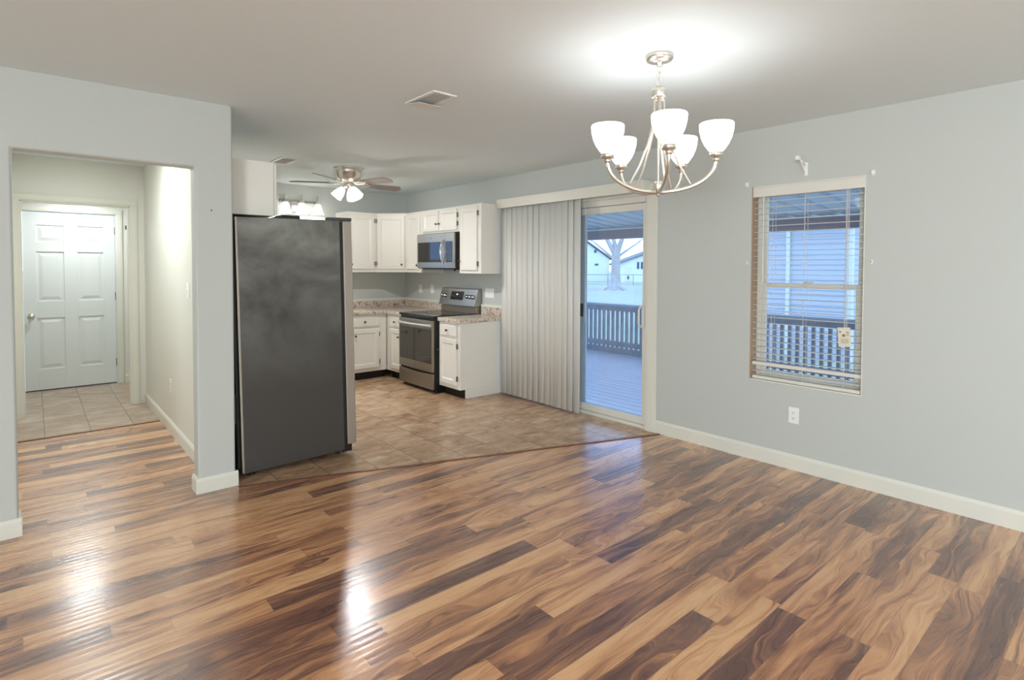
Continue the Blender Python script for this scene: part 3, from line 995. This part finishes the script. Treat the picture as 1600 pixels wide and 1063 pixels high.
# ------------------------------------------------------------------ stove
def badge(mtx, u, v, w, r, parent):
    n = 20
    m_ = MB(mtx)
    m_.add([(u + r * math.cos(2 * PI * k_ / n), v + r * math.sin(2 * PI * k_ / n), w_) for w_ in (w, w + 0.002) for k_ in range(n)],
           [tuple(range(n, 2 * n))] + [(k_, (k_ + 1) % n, n + (k_ + 1) % n, n + k_) for k_ in range(n)])
    o_ = m_.build('badge', M['chrome'], parent)
    m_ = MB(mtx)
    ri = r * 0.8
    pts = [(u + ri * math.cos(2 * PI * k_ / n), v + ri * math.sin(2 * PI * k_ / n), w + 0.0025) for k_ in range(n + 1)]
    m_.tube(pts, r * 0.06, 6, False)
    m_.tube([(u - r * .45, v + r * .2, w + .0025), (u - r * .1, v + r * .45, w + .0025), (u - r * .35, v - r * .4, w + .0025), (u, v, w + .0025)], r * .06, 6)
    m_.tube([(u + r * .05, v - r * .4, w + .0025), (u + r * .25, v + r * .45, w + .0025), (u + r * .1, v - r * .1, w + .0025), (u + r * .5, v + r * .05, w + .0025)], r * .06, 6)
    m_.build('monogram', M['slot'], o_)
    return o_


SV = thing('stove', 'stainless electric range with black glass top and big oven window', 'stove', (3.385, 5.995, 0))
SW = 0.755
mb = MB(FACE_L)
mb.box(0, SW, 0.04, 0.845, -0.645, -0.002)
mb.build('body', M['black'], SV, bevel=0.003)
MB(FACE_L).box(0.02, SW - 0.02, 0.0, 0.04, -0.6, -0.04).build('plinth', M['black'], SV)
MB(FACE_L).box(-0.001, SW + 0.001, 0.845, 0.872, -0.6, 0.022).build('cooktop', M['blackglass'], SV, bevel=0.004)
rm = MB(FACE_L)
for (u, dpt, r) in ((0.19, -0.14, 0.095), (0.56, -0.14, 0.115), (0.19, -0.43, 0.075), (0.56, -0.43, 0.095)):
    pts = [(u + r * math.cos(2 * PI * k_ / 28), 0.8725, dpt + r * math.sin(2 * PI * k_ / 28)) for k_ in range(29)]
    MB(FACE_L).tube(pts, 0.0012, 6, False).build('burner_ring', M['darkgrey'], SV)
mb = MB(FACE_L).box(0.006, SW - 0.006, 0.238, 0.815, 0.0, 0.03)
od = mb.build('oven_door', M['slate'], SV, bevel=0.006)
MB(FACE_L).box(0.03, SW - 0.03, 0.335, 0.72, 0.029, 0.034).build('oven_window', M['ovenglass'], od, bevel=0.003)
hd = MB(FACE_L)
n = 12
pts = [(0.03 + (SW - 0.06) * i / n, 0.762, 0.05 + 0.022 * math.sin(PI * i / n)) for i in range(n + 1)]
hd.tube(pts, 0.017, 10, True, 0.75)
hd.box(0.03, 0.06, 0.748, 0.778, 0.028, 0.055).box(SW - 0.06, SW - 0.03, 0.748, 0.778, 0.028, 0.055)
hd.build('handle', M['palesteel'], od)
badge(FACE_L, SW * 0.47, 0.285, 0.03, 0.02, od)
mb = MB(FACE_L)
n = 14
prof = []
for i in range(n + 1):
    q = i / n
    prof.append((0.006 + (SW - 0.012) * q, 0.222 - 0.016 * math.sin(PI * q)))
poly = [(0.006, 0.045, 0.0), (SW - 0.006, 0.045, 0.0)] + [(p, q, 0.0) for p, q in reversed(prof)]
mb.extrude(poly, (0, 0, 0.028))
mb.build('storage_drawer', M['slate'], SV, bevel=0.004)
# back guard: riser and tilted control panel
mb = MB(FACE_L).box(0.012, SW - 0.012, 0.845, 0.965, -0.645, -0.575)
mb.build('riser', M['slate'], SV, bevel=0.003)
mb = MB(FACE_L)
mb.extrude([(0, 0.95, -0.655), (0, 0.95, -0.545), (0, 1.155, -0.60), (0, 1.16, -0.655)], (SW, 0, 0))
cp = mb.build('control_panel', M['steel'], SV, bevel=0.004)
sl = Vector((0, 0.205, -0.055)).normalized()
nw = Vector((0, 0.055, 0.205)).normalized()
CPM = FACE_L @ Matrix(((1, sl.x, nw.x, 0), (0, sl.y, nw.y, 0.95), (0, sl.z, nw.z, -0.545), (0, 0, 0, 1)))
dsp = MB(CPM).box(0.235, 0.495, 0.07, 0.175, 0.0, 0.003).build('display', M['blackglass'], cp)
MB(CPM).box(0.35, 0.378, 0.13, 0.146, 0.003, 0.0038).build('clock_light', M['led'], dsp)  # small glowing rectangle stands in for the white spot on the display
for u in (0.06, 0.125, 0.58, 0.64, 0.70):
    m_ = MB(CPM)
    n = 18
    pr = [(0.0, 0.0), (0.025, 0.0), (0.024, 0.012), (0.019, 0.016), (0.018, 0.032), (0.0, 0.034)]
    m_.add([(u + r * math.cos(2 * PI * k_ / n), 0.115 + r * math.sin(2 * PI * k_ / n), z_) for r, z_ in pr for k_ in range(n)],
           [(i * n + k_, i * n + (k_ + 1) % n, (i + 1) * n + (k_ + 1) % n, (i + 1) * n + k_) for i in range(len(pr) - 1) for k_ in range(n)], True)
    m_.build('burner_knob', M['chrome'], cp)

# ------------------------------------------------------------------ microwave
MW = thing('microwave', 'stainless over the range microwave with dark window', 'microwave', (3.665, 6.045, 1.402))
MWW, MWH = 0.80, 0.42
MB(FACE_L).box(0.002, MWW - 0.002, 0.0, MWH, -0.375, -0.002).build('body', M['black'], MW, bevel=0.003)
mb = MB(FACE_L).box(0.0, MWW * 0.785, 0.004, MWH - 0.002, 0.0, 0.024)
md = mb.build('microwave_door', M['steel'], MW, bevel=0.005)
MB(FACE_L).box(0.03, 0.545, 0.075, 0.315, 0.0235, 0.026).build('window', M['blackglass'], md, bevel=0.002)
hd = MB(FACE_L)
n = 12
hd.tube([(0.585, 0.055 + 0.275 * i / n, 0.03 + 0.032 * math.sin(PI * i / n)) for i in range(n + 1)], 0.013, 10)
hd.build('handle', M['chrome'], md)
badge(FACE_L, MWW * 0.40, 0.362, 0.024, 0.011, md)
mb = MB(FACE_L).box(MWW * 0.787, MWW, 0.004, MWH - 0.002, 0.0, 0.024)
kp = mb.build('control_panel', M['steel'], MW, bevel=0.004)
pad = MB(FACE_L).box(MWW * 0.80, MWW - 0.03, 0.075, 0.315, 0.0235, 0.026).build('keypad', M['blackglass'], kp, bevel=0.002)
mb = MB(FACE_L)
for i in range(6):
    for j in range(3):
        mb.box(0.655 + j * 0.038, 0.68 + j * 0.038, 0.09 + i * 0.028, 0.106 + i * 0.028, 0.0255, 0.0268)
mb.build('buttons', M['darkgrey'], pad)
MB(FACE_L).box(0.05, MWW - 0.05, -0.012, 0.0, -0.33, -0.03).build('vent_grille', M['black'], MW)
MB(FACE_L).box(0.5, 0.515, -0.03, -0.01, -0.2, -0.185).build('lamp_switch', M['black'], MW)

# ------------------------------------------------------------------ refrigerator (leaning back a touch)
FG = thing('refrigerator', 'tall charcoal refrigerator with smudged side standing beside the wall end', 'refrigerator', (1.05, 3.935, 0.012), (0, math.radians(-1.15), 0))
MB().box(0.0, 0.70, 0.0, 0.84, 0.025, 1.735).build('cabinet_body', M['smudge'], FG, bevel=0.004)
MB().box(-0.012, 0.001, -0.002, 0.012, 0.03, 1.735).build('back_edge', M['doorsteel'], FG, bevel=0.002)
mb = MB().box(-0.03, -0.001, 0.03, 0.81, 0.06, 1.72)
bp = mb.build('back_panel', M['black'], FG)
mb = MB().box(-0.045, -0.03, 0.04, 0.09, 0.36, 0.56)
mb.build('valve_bracket', M['darkgrey'], bp, bevel=0.003)
for zz in (0.37, 0.42, 0.48, 0.54):
    MB().lathe([(0, 0), (0.006, 0), (0.005, 0.004), (0, 0.005)], (-0.045, 0.055, zz), 10, (-1, 0, 0)).build('screw', M['chrome'], bp)
MB().box(0.698, 0.725, 0.006, 0.834, 0.035, 1.725).build('door_gasket', M['black'], FG)
for (y0, y1) in ((0.002, 0.40), (0.408, 0.838)):
    o = MB().box(0.725, 0.795, y0, y1, 0.06, 1.733).build('door', M['doorsteel'], FG, bevel=0.008, seg=3)
    yh = y1 - 0.05 if y0 < 0.1 else y0 + 0.05
    MB().tube([(0.79, yh, 0.75), (0.845, yh, 0.78), (0.845, yh, 1.45), (0.79, yh, 1.48)], 0.013, 10).build('handle', M['steel'], o)
MB().box(0.62, 0.80, 0.01, 0.07, 1.735, 1.757).build('hinge_cover', M['darkgrey'], FG, bevel=0.004)
MB().box(0.62, 0.80, 0.77, 0.83, 1.735, 1.757).build('hinge_cover', M['darkgrey'], FG, bevel=0.004)
MB().box(0.70, 0.77, 0.03, 0.81, 0.0, 0.055).build('kick_grille', M['black'], FG, bevel=0.003)
for (xx, yy) in ((0.06, 0.05), (0.06, 0.79), (0.66, 0.05), (0.66, 0.79)):
    MB().lathe([(0.0, 0), (0.018, 0), (0.018, 0.01), (0.009, 0.012), (0.009, 0.028), (0, 0.028)], (xx, yy, -0.002), 12).build('foot', M['black'], FG)
# flat dark tray lying on top of the refrigerator
tr = thing('plastic_tray', 'flat dark grey plastic tray lying on top of the refrigerator', 'tray', (1.56, 4.66, 1.765))
MB().box(-0.09, 0.10, -0.1, 0.09, 0.028, 0.05).build('tray_base', M['darkgrey'], tr, bevel=0.004)
MB().box(-0.05, 0.10, -0.09, 0.08, 0.05, 0.07).build('tray_top', M['darkgrey'], tr, bevel=0.006)
for yy in (-0.07, 0.05):
    MB().box(-0.01, 0.03, yy, yy + 0.03, -0.003, 0.03).build('foot', M['black'], tr)

# ------------------------------------------------------------------ kitchen window over the sink (mostly hidden)
kw = thing('window_2', 'white cased kitchen window on the end wall below the three globe light', 'window', (KW0, YB, KZ0), kind='structure')
kw_w, kw_h = KW1 - KW0, KZ1 - KZ0
mb = MB()
mb.box(-0.06, 0, -0.016, 0, -0.06, kw_h + 0.1).box(kw_w, kw_w + 0.06, -0.016, 0, -0.06, kw_h + 0.1).box(0, kw_w, -0.016, 0, kw_h, kw_h + 0.1).box(0, kw_w, -0.03, 0, -0.06, 0)
mb.build('casing', M['trim'], kw, bevel=0.003)
mb = MB()
mb.box(0, 0.035, 0.03, 0.09, 0, kw_h).box(kw_w - 0.035, kw_w, 0.03, 0.09, 0, kw_h).box(0.035, kw_w - 0.035, 0.03, 0.09, 0, 0.035).box(0.035, kw_w - 0.035, 0.03, 0.09, kw_h - 0.035, kw_h)
mb.box(0.035, kw_w - 0.035, 0.04, 0.08, kw_h / 2 - 0.02, kw_h / 2 + 0.02)
mb.build('sash', M['vinyl'], kw, bevel=0.003)
MB().box(0.035, kw_w - 0.035, 0.058, 0.062, 0.035, kw_h - 0.035).build('pane', M['glass'], kw)

# ------------------------------------------------------------------ lamps
RV = Vector((math.sin(YAW), -math.cos(YAW), 0))      # room direction seen as "right"
AV = Vector((math.cos(YAW), math.sin(YAW), 0))       # room direction seen as "away"


def polar(deg, r, z):
    a_ = math.radians(deg)
    p_ = RV * (math.cos(a_) * r) + AV * (math.sin(a_) * r)
    return Vector((p_.x, p_.y, z))


CH = thing('chandelier', 'brushed nickel five arm chandelier with white glass bowl shades', 'chandelier', (2.295, 1.585, 1.775))
ct = CEIL - 1.775
MB().lathe([(0, ct), (0.066, ct), (0.066, ct - 0.012), (0.060, ct - 0.024), (0.04, ct - 0.03), (0.012, ct - 0.036), (0.012, ct - 0.05), (0, ct - 0.05)], n=32).build('canopy', M['nickel'], CH)
mb = MB()
zc = ct - 0.05
ang = 0.0
while zc > 0.53:
    lh = 0.036 if zc > 0.58 else 0.046
    rx = 0.011 if zc > 0.58 else 0.018
    pts = []
    for k_ in range(17):
        q = 2 * PI * k_ / 16
        pts.append((math.cos(ang) * rx * math.cos(q), math.sin(ang) * rx * math.cos(q), zc - lh / 2 + lh / 2 * math.sin(q)))
    mb.tube(pts, 0.0028, 6, False)
    zc -= lh * 0.78
    ang += PI / 2
mb.build('chain', M['nickel'], CH)
MB().lathe([(0, 0.52), (0.012, 0.52), (0.012, 0.508), (0.034, 0.506), (0.036, 0.50), (0.036, 0.468), (0.033, 0.464), (0.026, 0.462), (0.026, 0.452), (0, 0.452)], n=28).build('collar', M['nickel'], CH)
MB().tube([(0, 0, 0.455), (0, 0, 0.03)], 0.0055, 10).build('center_rod', M['nickel'], CH)
MB().lathe([(0, 0.062), (0.024, 0.062), (0.026, 0.058), (0.026, 0.024), (0.022, 0.02), (0.012, 0.018), (0.008, 0.0), (0.004, -0.01), (0, -0.012)], n=28).build('bottom_hub', M['nickel'], CH)
ARMS = (265, 337, 49, 121, 193)
AR = 0.262
for dg in ARMS:
    prof = []
    for i in range(15):
        q = i / 14 * PI / 2
        prof.append((0.015 + (AR - 0.015) * math.sin(q), 0.012 + 0.135 * (1 - math.cos(q)) ** 1.1))
    MB().tube([polar(dg, r, z_) for r, z_ in prof], 0.0085, 10).build('arm', M['nickel'], CH)
    strut = [(0.022, 0.462), (0.026, 0.40), (0.036, 0.32), (0.058, 0.235), (0.098, 0.135), (0.15, 0.045)]
    MB().tube([polar(dg + 2, r, z_) for r, z_ in strut], 0.0055, 8).build('strut', M['nickel'], CH)
    p_ = polar(dg, AR, 0)
    MB().lathe([(0, 0.142), (0.015, 0.142), (0.017, 0.15), (0.017, 0.16), (0.03, 0.163), (0.031, 0.18), (0.028, 0.186), (0, 0.186)], (p_.x, p_.y, 0), 22).build('socket_cup', M['nickel'], CH)
    sh = MB().lathe([(0.026, 0.184), (0.036, 0.195), (0.055, 0.222), (0.068, 0.252), (0.076, 0.285), (0.078, 0.312), (0.075, 0.318), (0.072, 0.312), (0.070, 0.285), (0.062, 0.254), (0.049, 0.224), (0.03, 0.197), (0.0, 0.19)], (p_.x, p_.y, 0), 32).build('glass_shade', M['shade'], CH)
    point('chandelier_bulb', (p_.x, p_.y, 0.285), 1.0, 0.05, (0.98, 0.99, 1.0), CH)

# ceiling fan -----------------------------------------------------------------------
FN = thing('ceiling_fan', 'brushed nickel flush ceiling fan with five grey blades and lit shades', 'ceiling fan', (2.5, 5.5, CEIL))
MB().lathe([(0, 0), (0.15, 0), (0.152, -0.012), (0.14, -0.02), (0.132, -0.034), (0.14, -0.044), (0.13, -0.054), (0.122, -0.085), (0.108, -0.115), (0.085, -0.138), (0.06, -0.15), (0, -0.152)], n=40).build('motor_housing', M['nickel'], FN)
MB().lathe([(0, -0.15), (0.045, -0.15), (0.05, -0.165), (0.05, -0.19), (0.04, -0.205), (0.02, -0.215), (0, -0.218)], n=28).build('light_fitter', M['nickel'], FN)
TILT = Matrix.Rotation(math.radians(1.2), 3, AV)
for dg in (184, 256, 328, 40, 112):
    a_ = math.radians(dg)
    rd = TILT @ (RV * math.cos(a_) + AV * math.sin(a_))
    sd = TILT @ (RV * -math.sin(a_) + AV * math.cos(a_))
    up = rd.cross(sd)
    q = Matrix.Rotation(math.radians(-13), 3, rd)
    sd, up = q @ sd, q @ up
    zb = Vector((0, 0, -0.158))
    outl = [(0.20, -0.044), (0.32, -0.056), (0.53, -0.068), (0.56, -0.062), (0.598, -0.012), (0.602, 0.006), (0.572, 0.062), (0.55, 0.068), (0.32, 0.056), (0.20, 0.044)]
    poly = [zb + rd * r + sd * s_ for r, s_ in outl]
    bo = MB().extrude(poly, up * 0.006).build('blade', M['blade'], FN)
    mb = MB()
    mb.tube([zb + rd * 0.07, zb + rd * 0.12 + sd * 0.022 - up * 0.004, zb + rd * 0.19 + sd * 0.03 - up * 0.004, zb + rd * 0.245], 0.006, 8)
    mb.tube([zb + rd * 0.07, zb + rd * 0.12 - sd * 0.022 - up * 0.004, zb + rd * 0.19 - sd * 0.03 - up * 0.004, zb + rd * 0.245], 0.006, 8)
    mb.build('blade_iron', M['nickel'], bo)
for i, dg in enumerate((208, 328, 88)):
    a_ = math.radians(dg)
    out = RV * math.cos(a_) + AV * math.sin(a_)
    ax = (out * 0.62 + Vector((0, 0, -0.78))).normalized()
    p0 = out * 0.035 + Vector((0, 0, -0.185))
    MB().tube([p0, p0 + ax * 0.035], 0.014, 10).build('lamp_arm', M['nickel'], FN)
    c0 = p0 + ax * 0.03
    MB().lathe([(0.0, 0.0), (0.024, 0.002), (0.034, 0.018), (0.044, 0.045), (0.053, 0.075), (0.058, 0.108), (0.062, 0.118), (0.059, 0.118), (0.05, 0.078), (0.04, 0.047), (0.028, 0.02), (0, 0.01)], c0, 26, ax).build('glass_shade', M['shade'] if i else M['shadedim'], FN)
    point('fan_bulb', tuple(c0 + ax * 0.085), 33 if i != 2 else 33, 0.03, (1, 0.98, 0.95), FN)
for dg in (200, 20):
    p_ = polar(dg, 0.045, 0)
    MB().tube([(p_.x, p_.y, -0.2), (p_.x, p_.y, -0.27)], 0.0015, 6).build('pull_chain', M['nickel'], FN)

# three globe light over the sink ------------------------------------------------------
VL = thing('wall_light', 'brushed nickel three shade light bar on the kitchen end wall', 'wall light', (2.545, YB, 2.13))
MB().box(-0.245, 0.245, -0.028, -0.002, 0.082, 0.112).build('light_bar', M['steel'], VL, bevel=0.004)
mb = MB()
mb.extrude([(-0.125, -0.02, 0.085), (-0.02, -0.02, 0.085), (-0.04, -0.02, -0.03), (-0.105, -0.02, -0.03)], (0, 0.018, 0))
mb.build('back_plate', M['steel'], VL, bevel=0.003)
for xx in (-0.2, 0.0, 0.2):
    pts = [(xx + 0.02, -0.015, 0.1), (xx + 0.028, -0.03, 0.14), (xx + 0.02, -0.06, 0.168), (xx + 0.0, -0.09, 0.172), (xx - 0.004, -0.11, 0.15), (xx - 0.004, -0.115, 0.09)]
    MB().tube(pts, 0.008, 10).build('arm', M['nickel'], VL)
    MB().lathe([(0, 0.1), (0.024, 0.098), (0.028, 0.08), (0.026, 0.066), (0, 0.066)], (xx - 0.004, -0.115, 0), 20).build('socket_cup', M['nickel'], VL)
    MB().lathe([(0.0, 0.07), (0.03, 0.068), (0.04, 0.05), (0.048, 0.01), (0.062, -0.035), (0.078, -0.06), (0.075, -0.06), (0.058, -0.034), (0.043, 0.01), (0.034, 0.05), (0, 0.06)], (xx - 0.004, -0.115, 0), 26).build('glass_shade', M['shade'], VL)
    point('wall_light_bulb', (xx - 0.004, -0.115, -0.02), 7.0, 0.03, (0.98, 1, 0.98), VL)


# ceiling vents ------------------------------------------------------------------------
def vent(label, loc, deflector):
    t_ = thing('ceiling_vent', label, 'vent', loc, group='ceiling vents')
    lx, ly = 0.165, 0.33
    mb_ = MB()
    b_ = 0.026
    mb_.box(-lx / 2, lx / 2, -ly / 2, -ly / 2 + b_, -0.008, 0).box(-lx / 2, lx / 2, ly / 2 - b_, ly / 2, -0.008, 0)
    mb_.box(-lx / 2, -lx / 2 + b_, -ly / 2 + b_, ly / 2 - b_, -0.008, 0).box(lx / 2 - b_, lx / 2, -ly / 2 + b_, ly / 2 - b_, -0.008, 0)
    mb_.build('frame', M['plate'], t_, bevel=0.003)
    MB().box(-lx / 2 + b_, lx / 2 - b_, -ly / 2 + b_, ly / 2 - b_, -0.0015, -0.0005).build('duct_opening', M['slot'], t_)
    n_s = 12
    for i in range(n_s):
        yy = -ly / 2 + b_ + (ly - 2 * b_) * (i + 0.5) / n_s
        m_ = MB()
        m_.extrude([(-lx / 2 + b_, yy - 0.008, -0.002), (-lx / 2 + b_, yy + 0.008, -0.01), (-lx / 2 + b_, yy + 0.009, -0.009), (-lx / 2 + b_, yy - 0.007, -0.001)], (lx - 2 * b_, 0, 0))
        m_.build('louver', M['louver'], t_)
    if deflector:
        m_ = MB()
        m_.extrude([(-lx / 2 + 0.004, 0.0, -0.034), (-lx / 2 + 0.004, ly / 2 - 0.012, -0.012), (-lx / 2 + 0.004, ly / 2 - 0.01, -0.009), (-lx / 2 + 0.004, 0.0, -0.031)], (lx - 0.008, 0, 0))
        m_.build('deflector', M['plate'], t_, bevel=0.002)
    return t_


vent('white ceiling vent with deflector flap above the dining room planks', (1.845, 2.905, CEIL), True)
vent('white ceiling vent in the kitchen above the refrigerator', (1.85, 5.5, CEIL), False)

# ------------------------------------------------------------------ outdoors: deck, rail, porch roof
DKZ = -0.12
mb = MB()
x = 4.22
while x < 8.0:
    mb.box(x, x + 0.132, -3.0, 12.0, DKZ - 0.03, DKZ)
    x += 0.14
struct(mb.build('deck_floor', M['deck'], bevel=0.003, seg=1), 'weathered grey board deck outside the patio door', 'deck')

RX = 7.93
rl = thing('deck_railing', 'weathered wooden deck railing with square balusters beyond the glass door', 'railing', (RX, 1.4, DKZ))
RL = 8.1
MB().box(-0.07, 0.07, 0, RL, 0.85, 0.888).build('top_rail', M['railtop'], rl, bevel=0.004)
MB().box(-0.045, -0.007, 0, RL, 0.762, 0.85).build('upper_rail', M['rail'], rl, bevel=0.003)
MB().box(-0.045, -0.007, 0, RL, 0.13, 0.218).build('lower_rail', M['rail'], rl, bevel=0.003)
MB().box(-0.02, 0.03, 0, RL, 0.0, 0.10).build('kick_board', M['rail'], rl, bevel=0.003)
y = 0.05
while y < RL:
    MB().box(-0.005, 0.037, -0.021, 0.021, 0.10, 0.85).build('baluster', M['rail'], rl, loc=(0, y, 0))
    y += 0.1035
for yy in (0.3, 3.2, 7.9):
    MB().box(-0.045, 0.045, -0.045, 0.045, -0.0, 2.06).build('post', M['rail'], rl, loc=(0, yy, 0)) if yy != 0.3 else MB().box(-0.045, 0.045, -0.045, 0.045, 0, 0.85).build('post', M['rail'], rl, loc=(0, yy, 0))

mb = MB()
RX0, RX1, RZ0, RZ1 = 4.2, 8.25, 2.47, 2.10
y = -3.0
pitch_r = 0.3
while y < 12.0:
    z0, z1 = RZ0, RZ1
    pr_ = [(y, 0.05), (y + 0.06, 0.05), (y + 0.075, 0.0), (y + 0.285, 0.0), (y + 0.3, 0.05)]
    for i in range(4):
        (ya, ha), (yb, hb) = pr_[i], pr_[i + 1]
        mb.add([(RX0, ya, z0 + ha), (RX1, ya, z1 + ha), (RX1, yb, z1 + hb), (RX0, yb, z0 + hb),
                (RX0, ya, z0 + ha + 0.01), (RX1, ya, z1 + ha + 0.01), (RX1, yb, z1 + hb + 0.01), (RX0, yb, z0 + hb + 0.01)],
               [(0, 1, 2, 3), (7, 6, 5, 4), (0, 4, 5, 1), (2, 6, 7, 3)])
    y += pitch_r
struct(mb.build('porch_roof', M['porch']), 'ribbed white metal porch roof over the deck', 'roof')
mb = MB().box(7.86, 8.0, -3, 12, 1.93, 2.09)
struct(mb.build('porch_beam', M['beam'], bevel=0.004), 'brown beam along the outer edge of the porch roof', 'beam')
mb = MB().box(-60, 220, -120, 260, -1.2, -0.72)
struct(mb.build('lawn', M['lawn']), 'pale winter lawn behind the house', 'lawn')


# houses ---------------------------------------------------------------------------------
def at(px, py, D):
    d_ = F_ + R_ * ((px - 800) / 869.68) - U_ * ((py - 441.27) / 869.68)
    return Vector((0, 0, CAM_H)) + d_ * D


def siding_face(mb_, p0, p1, z0, z1, course=0.12):
    """lapped boards between two plan points"""
    p0, p1 = Vector(p0), Vector(p1)
    dd = (p1 - p0).normalized()
    nn = Vector((dd.y, -dd.x))
    z_ = z0
    while z_ < z1 - 0.01:
        zt = min(z_ + course, z1)
        a0, a1 = p0 + nn * 0.025, p1 + nn * 0.025
        b0, b1 = p0 + nn * 0.006, p1 + nn * 0.006
        mb_.add([(a0.x, a0.y, z_), (a1.x, a1.y, z_), (b1.x, b1.y, zt), (b0.x, b0.y, zt), (p0.x, p0.y, z_), (p1.x, p1.y, z_)],
                [(0, 1, 2, 3), (4, 5, 1, 0)])
        z_ = zt


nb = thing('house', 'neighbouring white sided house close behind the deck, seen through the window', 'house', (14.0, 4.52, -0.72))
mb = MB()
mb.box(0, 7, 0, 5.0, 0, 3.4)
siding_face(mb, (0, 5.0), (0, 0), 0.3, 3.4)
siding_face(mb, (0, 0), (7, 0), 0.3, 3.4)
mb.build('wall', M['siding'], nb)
MB().box(-0.035, 0.07, -0.035, 0.075, 0, 3.4).build('corner_board', M['trim'], nb)
MB().box(-0.09, -0.02, 1.32, 1.41, 0, 3.4).build('downspout', M['trim'], nb, bevel=0.01)
MB().extrude([(-0.4, -0.4, 3.35), (7.4, -0.4, 3.35), (3.5, -0.4, 5.2)], (0, 5.8, 0)).build('roof', M['roofing'], nb)

HR = YAW - PI / 2


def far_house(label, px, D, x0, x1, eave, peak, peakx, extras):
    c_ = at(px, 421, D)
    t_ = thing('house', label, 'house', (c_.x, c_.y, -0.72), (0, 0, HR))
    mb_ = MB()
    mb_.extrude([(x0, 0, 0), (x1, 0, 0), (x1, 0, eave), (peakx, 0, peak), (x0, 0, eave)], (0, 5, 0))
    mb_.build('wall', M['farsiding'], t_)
    mb_ = MB()
    for (a0, b0) in (((x0 - 0.4, eave - 0.15), (peakx, peak + 0.1)), ((peakx, peak + 0.1), (x1 + 0.4, eave - 0.15))):
        mb_.extrude([(a0[0], -0.4, a0[1]), (b0[0], -0.4, b0[1]), (b0[0], -0.4, b0[1] + 0.22), (a0[0], -0.4, a0[1] + 0.22)], (0, 5.8, 0))
    mb_.build('roof', M['roofing'], t_)
    for (nm, ma, e0, e1, f0, f1) in extras:
        MB().box(e0, e1, -0.06, 0.02, f0, f1).build(nm, M[ma], t_)
    return t_


far_house('white gabled house left of the tree beyond the yard', 925, 84, -4.6, 2.6, 3.4, 6.1, -1.2,
          [('gable_vent', 'houseglass', 0.3, 0.65, 4.3, 4.75), ('window', 'houseglass', 0.4, 0.95, 2.4, 2.65)])
far_house('white low house right of the tree beyond the yard', 985, 80, -1.7, 9.5, 2.6, 4.6, 3.9,
          [('window', 'houseglass', 0.95, 1.25, 1.9, 2.9), ('window', 'houseglass', 1.5, 1.8, 1.9, 2.9), ('door', 'trim', -0.7, 0.2, 0.1, 2.2), ('meter_box', 'houseglass', -0.45, -0.2, 0.4, 0.9)])

# chain link fence across the yard
fc_ = at(950, 421, 66)
fc = thing('yard_fence', 'thin chain link fence crossing the yard in front of the far houses', 'fence', (fc_.x, fc_.y, -0.72), (0, 0, HR))
MB().tube([(-9, 0, 1.25), (12, 0, 1.25)], 0.035, 8).build('top_rail', M['fence'], fc)
MB().tube([(-9, 0, 0.12), (12, 0, 0.12)], 0.02, 8).build('bottom_wire', M['fence'], fc)
for i in range(8):
    MB().tube([(0, 0, 0), (0, 0, 1.3)], 0.045, 8).build('post', M['fence'], fc, loc=(-9 + 3 * i, 0, 0))

# bare tree --------------------------------------------------------------------------------
tp = at(962, 421, 52)
tree = thing('bare_tree', 'large leafless tree with forked trunk standing in the yard', 'tree', (tp.x, tp.y, -0.72), (0, 0, HR))
mb = MB()
mb.tube([(0.0, 0, 0.0), (0, 0, 0.25), (0.02, 0, 0.7), (0.0, 0, 1.6), (0.02, 0, 2.9), (0.03, 0, 3.9)], [0.95, 0.66, 0.5, 0.42, 0.42, 0.36], 14)
for dg in (20, 100, 170, 250, 310):
    a_ = math.radians(dg)
    mb.tube([(math.cos(a_) * 0.35, math.sin(a_) * 0.35, 0.35), (math.cos(a_) * 0.8, math.sin(a_) * 0.8, 0.12), (math.cos(a_) * 1.15, math.sin(a_) * 1.15, -0.03)], [0.28, 0.2, 0.08], 8)
mb.build('trunk', M['bark'], tree)
rt = random.Random(3)


def branch(mb_, p, d_, L_, r, depth):
    pts, rads = [p], [r]
    q = p.copy()
    dcur = d_.normalized()
    for i in range(4):
        dcur = (dcur + Vector((rt.uniform(-.22, .22), rt.uniform(-.22, .22), rt.uniform(-.08, .16)))).normalized()
        q = q + dcur * (L_ / 4)
        pts.append(q.copy())
        rads.append(r * (1 - 0.16 * (i + 1)))
    mb_.tube(pts, rads, 7 if depth < 2 else 5)
    if depth >= 4:
        return
    for k_ in range(3 if depth < 3 else 2):
        i = rt.choice((2, 3, 4))
        nd = (dcur + Vector((rt.uniform(-.9, .9), rt.uniform(-.9, .9), rt.uniform(-.25, .6)))).normalized()
        branch(mb_, pts[i], nd, L_ * rt.uniform(.6, .8), rads[i] * 0.62, depth + 1)


for (p, d_, L_, r) in ((Vector((-0.1, 0, 3.4)), Vector((-0.42, 0.1, 1)), 3.2, 0.27), (Vector((0.1, 0, 3.4)), Vector((0.34, -0.1, 1)), 3.2, 0.28),
                       (Vector((-0.3, 0, 3.0)), Vector((-1, 0.1, 0.75)), 2.8, 0.12), (Vector((0.3, 0, 3.2)), Vector((0.9, 0.1, 0.5)), 2.6, 0.12),
                       (Vector((0, 0, 3.8)), Vector((0.02, 0.3, 1)), 3.5, 0.22)):
    mb = MB()
    branch(mb, p, d_, L_, r, 0)
    mb.build('limb', M['bark'], tree)
